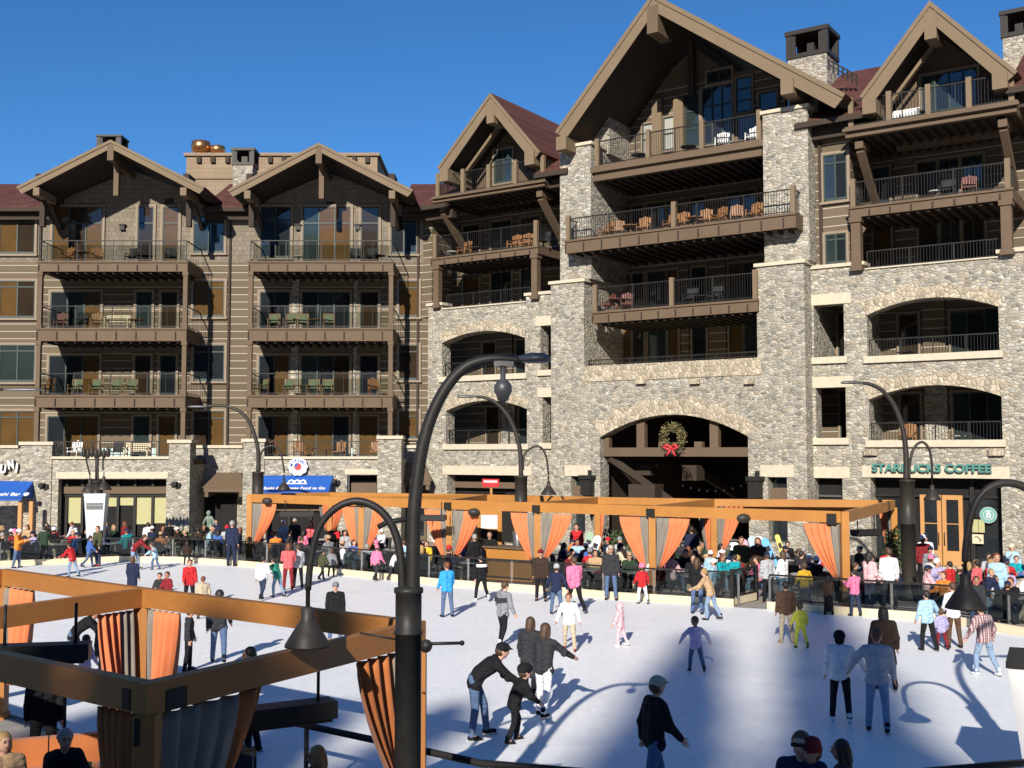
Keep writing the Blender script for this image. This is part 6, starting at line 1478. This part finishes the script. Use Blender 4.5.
for bay, k, items in (('left', 0, (('wood',65,150),('tred',80,0),('wood',97,210),('dark',131,170),('tdark',145,0),('dark',170,200))), ('left', 1, (('redc',61,180),('dark',81,160),('wood',97,190),('bench',118,180),('twood',136,0))), ('left', 2, (('wood',48,150),('green',77,175),('green',98,180),('green',118,185),('green',133,190))), ('left', 3, (('white',78,170),('tdark',92,0),('dark',120,180),('bench',140,180))),
        ('right', 0, (('twhite',298,0),('dark',355,190),('dark',371,170),('tdark',378,0))), ('right', 1, (('green',274,180),('green',290,170),('green',303,185),('twood',316,0),('green',329,190))), ('right', 2, (('green',262,140),('green',290,180),('twood',302,0),('green',314,180),('green',328,180),('wood',375,200))), ('right', 3, (('redc',270,150),('wood',301,200),('twood',314,0),('wood',340,160),('tdark',328,0),('wood',377,180)))):
    cnt = {}
    for kd, x, rot in items:
        nm = {'green':'green sling chair','wood':'slatted wooden chair','dark':'dark chair','redc':'reddish slatted chair','white':'white slatted chair','bench':'pale slatted bench','tdark':'low dark round table','tred':'reddish round table','twood':'small wooden table','twhite':'small white table','sofa':'white sofa'}[kd]
        cnt[kd] = cnt.get(kd, 0)+1; multi = sum(1 for i in items if i[0] == kd) > 1
        lab = f'{odn[cnt[kd]-1]+" " if multi else ""}{nm} on the {fl_n[k]} balcony of the {bay} timber bay'.replace('the terrace balcony', 'the stone terrace')
        put(kd, L, x, 1.9, lf_(k)+.005, rot, lab)
for nm2, zf, n, items in (('widest middle balcony of the stone lodge', cz[1][0], .6, (('wood',606,150),('wood',618,200),('twood',631,0),('wood',644,190),('wood',671,170),('wood',682,180),('twood',696,0),('wood',706,190),('wood',719,160),('wood',738,200),('wood',755,170))), ('lower middle balcony of the stone lodge', cz[2][0], .2, (('redc',607,150),('tred',617,0),('redc',627,200),('dark',690,180),('tdark',702,0),('dark',715,180))), ('top balcony under the big gable', cz[0][0], -.4, (('white',724,190),('white',755,180),('tdark',640,0),('tdark',690,0))),
        ('main balcony of the small gabled bay', m3[2], -.6, (('twhite',452,0),('wood',464,170),('tdark',477,0),('wood',514,180),('wood',526,190),('dark',543,160))), ('top balcony at the right gable', r4[2], -.6, (('sofa',906,180),('tdark',925,0))), ('long balcony below the right gable', r3[2], -.6, (('twhite',938,0),('dark',950,180),('redc',972,190))), ('upper arched loggia above the coffee sign', A2[2]-.24, -1.6, (('tdark',905,0),)), ('lower arched loggia above the coffee sign', A1[2]-.24, -1.6, (('wood',905,180),('twhite',955,0)))):
    cnt = {}
    for kd, x, rot in items:
        nm = {'green':'green sling chair','wood':'slatted wooden chair','dark':'dark chair','redc':'reddish chair','white':'white chair','tdark':'low dark table','tred':'reddish round table','twood':'small wooden table','twhite':'small white table','sofa':'white sofa'}[kd]
        cnt[kd] = cnt.get(kd, 0)+1; multi = sum(1 for i in items if i[0] == kd) > 1
        put(kd, W, x, n, zf+.005, rot, f'{(odn+["seventh","eighth","ninth","tenth"])[cnt[kd]-1]+" " if multi else ""}{nm} on the {nm2}' if 'loggia' not in nm2 else f'{nm} in the {nm2}')

# ================================================================ the crowd on the plaza
def curbY(x):
    for (x0,y0),(x1,y1) in zip(FAR, FAR[1:]):
        if x0 <= x <= x1: return 5600/((y0+(y1-y0)*(x-x0)/(x1-x0))-453)
    return 30
def bldY(x):
    if x < 430: return 60.8
    r = ray(x, 500); n = 2.0; t = (n+W.o.dot(W.nn))/Vector((r.x, r.y)).dot(W.nn); return r.y*t
REG = [(0,40,'by the left blue awning'),(40,115,'outside the green blinds'),(115,185,'near the pale stone pier'),(185,246,'beside the statue'),(246,300,'inside the first pergola bay'),(300,361,'left of the second pergola post'),(361,405,'behind the lamp arch'),(405,449,'left of the third pergola post'),(449,537,'around the timber bar'),(537,595,'right of the fourth pergola post'),(595,652,'left of the fifth pergola post'),(652,715,'right of the fifth pergola post'),(715,780,'by the snowboards'),(780,845,'left of the last front post'),(845,905,'at the pergola right end'),(905,960,'outside the oak doors'),(960,1026,'at the right edge terrace')]
def region(x): return next((t for a, b, t in REG if a <= x < b), 'on the terrace')
USED = set(); CRN = random.Random(21)
JCOL = ['black','black','black','charcoal','charcoal','navy','navy','dark brown','dark brown','grey','pale grey','white','white','cream','beige','tan','brown','olive','dark green','dark red','dark red','blue','light blue','pink','red','lavender','pale pink','teal','orange']
HCOL = [('short','dark'),('short','brown'),('long','brown'),('long','blond'),('short','grey'),('long','dark'),('beanie','white'),('cap','navy'),('beanie','red'),('pony','brown'),('long','auburn'),('beanie','grey'),('cap','tan'),('short','blond'),('beanie','pink'),('cap','white')]
def hdesc(h, c): return {'short':f'short {c} hair','long':f'long {c} hair','pony':f'{c} ponytail','beanie':f'{c} knit hat','cap':f'{c} cap'}[h]
def combo(reg, verb):
    for _ in range(400):
        j = CRN.choice(JCOL); h = CRN.choice(HCOL); k = (reg, j, h)
        if k not in USED: USED.add(k); return j, h
def adults(proto, p, yaw, reg, verb, h=None, j=None, hd=None):
    if j: USED.add((reg, j, hd)); jj, hh = j, hd
    else: jj, hh = combo(reg, verb)
    tr = CRN.choice(['denim','dark denim','black','charcoal','light denim','beige'])
    lab = f'{verb} guest in {jj} with {hdesc(*hh)} {reg}'
    o = person(proto, p, yaw, h or CRN.uniform(1.6, 1.85), jj, tr, hh[0], hh[1], lab, group='guests on the plaza', lite=True); return jj, hh
tables = 0
def party(x, Y, reg, n):
    global tables
    c = at(x, 550, Y); ph = CRN.uniform(0, 360); t0 = None
    for k in range(n):
        a = R(ph+k*360/max(n,3)+CRN.uniform(-14,14)); d = CRN.uniform(.72,.85); p = Vector((c.x+d*math.cos(a), c.y+d*math.sin(a), 0))
        yaw = math.degrees(a)+90
        jj, hh = adults(CRN.choice(['sit','sit','sit2','sit3']), p, yaw, reg, 'seated')
        o = link('cafe_chair', FM['cafe'], None, p-Vector((math.sin(R(yaw))*-.02, 0, 0)), R(yaw)); tag(o, f'cafe chair under {jj} guest with {hdesc(*hh)} {reg}', 'chair', 'cafe chairs on the plaza')
        t0 = t0 or (jj, hh)
    o = link('cafe_table', FM['tcafe'], None, (c.x, c.y, 0)); tag(o, f'cafe table of {t0[0]} guest with {hdesc(*t0[1])} {reg}', 'table', 'cafe tables on the plaza')
x = 14
while x < 1020:
    Y0 = curbY(x)+1.5; Y1 = bldY(x)-1.3
    inner = 246 < x < 900
    rows = max(1, int((min(Y1, Y0+9.5)-Y0)/2.3))
    for r in range(rows):
        Y = Y0+1.0+r*2.35+CRN.uniform(-.4,.4); xx = x+CRN.uniform(-9,9)
        if Y > Y1-.6 or CRN.random() < (.2 if x > 246 else .12): continue
        if 487 < xx < 540 and r == 0: continue
        if x < 246 and r > 2: continue
        party(xx, Y, region(max(0, min(1020, xx))), CRN.choice([2,3,3,4]))
    x += 52*CRN.uniform(.85, 1.1)*(1 if x < 700 else 1.35)
# people standing about on the plaza, taken from the photograph
PLZ = [(217,57,'stand',160,'navy',('short','brown'),520),(148,56,'standf',20,'white',('short','dark'),523),(124,55,'stand',-40,'dark red',('long','auburn'),522),(108,56,'standf',120,'cream',('short','blond'),530),(73,57,'standf',90,'white',('short','auburn'),524),(47,56,'standf',180,'black',('short','dark'),527),(170,57,'stand',40,'black',('short','dark'),525),
 (295,54,'stand',180,'charcoal',('short','grey'),519),(284,53,'standf',170,'light blue',('beanie','white'),521),(312,53,'standf',150,'coral',('long','auburn'),521),(303,50.5,'standf',0,'pink',('long','dark'),540),(345,49,'standf',200,'pale grey',('long','brown'),531),(404,45,'standf',10,'light blue',('short','brown'),548),(427,44.5,'standf',170,'yellow',('short','brown'),549),(475,44,'stand',20,'black',('short','grey'),535),(490,45,'stand',170,'black',('short','dark'),532),(577,49,'stand',160,'red',('short','dark'),513),(588,48,'sit3',90,'white',('short','brown'),530),(692,47,'stand',10,'navy',('short','dark'),523),
 (711,40,'standf',10,'light blue',('beanie','white'),557),(741,41.5,'stand',175,'olive',('short','brown'),533),(758,41,'stand',160,'dark brown',('long','auburn'),537),(735,38.6,'standf',10,'teal',('short','dark'),556),(768,37.9,'stand',20,'pale grey',('cap','navy'),553),(784,38,'standf',40,'white',('long','brown'),552),(787,47,'sit2',170,'black',('short','dark'),528),(805,37,'kid',0,'yellow',('short','brown'),565),(889,36.4,'stand',0,'white',('short','brown'),547),(868,36,'standf',-60,'pale pink',('long','dark'),553),
 (923,42,'stand',0,'dark red',('beanie','white'),530),(930,40.5,'stand',170,'grey',('cap','navy'),547),(925,43.5,'stand',160,'white',('beanie','navy'),535),(951,36.2,'standf',30,'red',('short','dark'),563),(978,36.5,'standf',30,'coral',('short','dark'),563),(996,35,'standf',170,'light blue',('short','auburn'),554),(989,41,'sit',150,'pale grey',('short','brown'),541),(1012,45,'sit3',180,'light blue',('beanie','cream'),535),(1014,33.5,'sit2',120,'black',('short','auburn'),575),(945,35,'sit',120,'orange',('short','auburn'),584),(990,34,'standf',200,'navy',('short','blond'),574)]
CN.setdefault('navy', (.018,.025,.06))
for x, Y, pr, yaw, j, hd, yh in PLZ:
    p = at(x, yh, Y); p.z = 0; z = at(x, yh, Y).z
    if pr.startswith('sit'): h = 1.72
    else: h = max(1.5 if pr != 'kid' else 1.0, min(1.9, z))
    adults(pr, p, yaw, region(x), 'seated' if pr.startswith('sit') else 'standing', h, j, hd)
    if pr.startswith('sit'):
        o = link('cafe_chair', FM['cafe'], None, p, R(yaw)); tag(o, f'cafe chair below {j} guest with {hdesc(*hd)} {region(x)}', 'chair', 'cafe chairs on the plaza')
# ---- lounge under the foreground pergola
p = at(48, 740, 16.4); o = link('sofa', FM['sofao'], None, (p.x, p.y, 0), R(200)); tag(o, 'rust striped sofa in the shade of the foreground pergola', 'sofa')
p1 = at(62, 735, 15.2); person('sit2', (p1.x, p1.y, 0), 215, 1.75, 'black', 'black', 'short', 'grey', 'seated person in black before the rust sofa at bottom left', skin=SKIN[1])
p2 = at(4, 745, 14.9); person('sit3', (p2.x, p2.y, 0), 205, 1.7, 'tan', 'denim', 'long', 'blond', 'blond woman in a tan coat seated at the left bottom edge')
p3 = at(322, 757, 14.3); person('sit', (p3.x, p3.y, 0), 120, 1.7, 'dark brown', 'black', 'long', 'blond', 'blond person seated beyond the foreground pergola by the black railing')
p4 = at(44, 705, 17.6); person('stand', (p4.x, p4.y, 0), 20, 1.72, 'black', 'black', 'short', 'dark', 'person standing in black in the shade behind the rust sofa')
for x, Y, rot, lab in ((212,15.6,150,'dark lounge chair right of the near corner post'), (236,15.2,200,'second dark lounge chair below the long black heater'), (140,16.0,90,'dark lounge chair behind the rust curtain')):
    p = at(x, 755, Y); o = link('lounge_chair', FM['dark'], None, (p.x, p.y, 0), R(rot)); tag(o, lab, 'chair')
p5 = at(103, 752, 15.6); o = link('coffee_table', FM['tdark'], None, (p5.x, p5.y, 0)); tag(o, 'low dark table with coloured clutter at bottom left', 'table'); o.scale = (1.5,1.5,1.1)
for i, (dx, dy, c, lab) in enumerate(((-.25,.1,'board_yellow','yellow cup on the low cluttered table'),(-.05,.2,'board_white','white cup on the low cluttered table'),(.15,.1,'red_paint','red cup on the low cluttered table'),(.3,.25,'board_pink','pink cup on the low cluttered table'),(-.4,.2,'board_blue','blue cup on the low cluttered table'),(.05,-.05,'orange_cloth','orange cup on the low cluttered table'))):
    q = MB(); q.lathe([(.035,0),(.045,.13),(.04,.13),(.032,.01)], (0,0,0), 12); o = obj('cup', q, G[c], None, (p5.x+dx, p5.y+dy, .551)); o.scale = (1.5,1.5,1.5); tag(o, lab, 'cup')
# ================================================================ conifers behind the viewer that shade the near ice
def conifer(label, x, y, h, r, n=8000, sd=1, z0=0):
    t = thing('conifer', label, 'tree', (x, y, z0), 0, 'conifers behind the viewer'); rr = random.Random(sd); q = MB(); q.tube([(0,0,-8 if z0 else 0),(0,0,h*.5),(0,0,h*.97)], [.38,.24,.04], 9); obj('trunk', q, G['bark'], t); q = MB()
    for i in range(n):
        f = rr.random()**.75; z = h*(.06+.94*(1-f)); a = rr.uniform(0, 6.28); lob = .75+.25*math.sin(a*5+z*1.7); R_ = r*f*lob*rr.uniform(.25,1.05)+.1; c = Vector((R_*math.cos(a), R_*math.sin(a), z-R_*.18))
        d = Vector((math.cos(a), math.sin(a), -.25+rr.uniform(-.3,.3))).normalized()*rr.uniform(.7,1.5); e = Vector((-math.sin(a), math.cos(a), rr.uniform(-.4,.4))).normalized()*rr.uniform(.25,.5)
        q.add([c-d*.4, c+e, c+d*.6, c-e], [(0,1,2,3)])
    obj('crown', q, G['needle_green'], t)
tl = 1/math.tan(R(26))
def cone_for(label, tx, ty, h, r, sd, L_, n=8000): conifer(label, tx-.2215*L_, ty-.975*L_, h, r, n, sd=sd, z0=max(0, L_/tl-h))
cone_for('tall conifer on the slope behind the viewer shading the middle of the near ice', 5.2, 31, 36, 5.3, 1, 125)
cone_for('thin sparse conifer on the slope dappling the lamp side of the near pergola', -1.0, 22.6, 24, 7.5, 9, 85, 1500)
cone_for('tallest conifer on the slope behind the viewer shading the right half of the ice', 10.2, 38.5, 38, 5.4, 2, 135)
for i, (lab, tx, ty, h, r) in enumerate((('broad conifer on the slope shading the near pergola corner', -3.4, 22.4, 23, 9), ('broad conifer on the slope shading the left bay of the near pergola', -7.2, 22.8, 24, 9))): cone_for(lab, tx, ty, h, r, 5+i, 85)
# added unseen slope behind the viewer: darkens window reflections and cuts sky fill
hm = MB(); rr = random.Random(5); NA = 90; vs = []; fs = []
for i in range(NA+1):
    a = R(70+220*i/NA); e = R(20+2.0*math.sin(i*.31)+1.6*math.sin(i*.83+1)+.8*math.sin(i*1.9))
    for k, (rad, f) in enumerate(((120,0),(145,.45),(175,.8),(200,1.0),(235,.85))): hh = rad*math.tan(e)*f+rr.uniform(-1.5,1.5)*(k > 0); vs.append((math.sin(a)*rad, math.cos(a)*rad, max(-.5, hh)))
for i in range(NA):
    for k in range(4): fs.append((i*5+k, i*5+k+1, i*5+k+6, i*5+k+5))
hm.add(vs, fs, 0, True); plain('added_slope', (.035,.042,.028), .95, .5, .12)
struct(obj('added_hillside', hm, G['added_slope']))
# ================================================================ camera, light, world
cam = bpy.data.cameras.new('Camera'); cam.sensor_width = 36; cam.lens = F/1024*36; cam.clip_end = 3000; cam.clip_start = .1
co = bpy.data.objects.new('Camera', cam); COL.objects.link(co); co.location = (0, 0, CH); co.rotation_euler = (R(90)+PITCH, 0, 0); sc.camera = co
SAZ, SEL = R(12.8), R(26)
sun = bpy.data.lights.new('Sun', 'SUN'); sun.energy = 5.0; sun.angle = R(.53); sun.color = (1, .93, .82)
so_ = bpy.data.objects.new('Sun', sun); COL.objects.link(so_)
ld = Vector((math.sin(SAZ)*math.cos(SEL), math.cos(SAZ)*math.cos(SEL), -math.sin(SEL)))
so_.rotation_euler = ld.to_track_quat('-Z', 'Y').to_euler(); so_.location = (-10, -30, 40)
w = bpy.data.worlds.new('World'); sc.world = w; w.use_nodes = True; nt = w.node_tree
sky = nt.nodes.new('ShaderNodeTexSky'); sky.sky_type = 'NISHITA'; sky.sun_disc = False; sky.sun_elevation = SEL
tow = -ld; sky.sun_rotation = math.atan2(tow.x, tow.y); sky.altitude = 1900; sky.air_density = 1.0; sky.dust_density = .0; sky.ozone_density = 6.0
bg = nt.nodes['Background']; bg.inputs['Strength'].default_value = .1; hs = nt.nodes.new('ShaderNodeHueSaturation'); hs.inputs['Saturation'].default_value = 1.14; nt.links.new(sky.outputs[0], hs.inputs['Color']); nt.links.new(hs.outputs[0], bg.inputs['Color'])
sc.view_settings.view_transform = 'Standard'; sc.view_settings.look = 'None'; sc.view_settings.gamma = 1; sc.view_settings.exposure = .36
sc.cycles.max_bounces = 6; sc.cycles.transparent_max_bounces = 16; sc.cycles.use_denoising = True
dup = {k: v for k, v in LABELS.items() if len(v) > 1}
print('shared labels:', len(dup), list(dup.items())[:6])
bad = [k for k in LABELS if not 4 <= len(k.split()) <= 16]; print('bad length labels:', bad[:8])
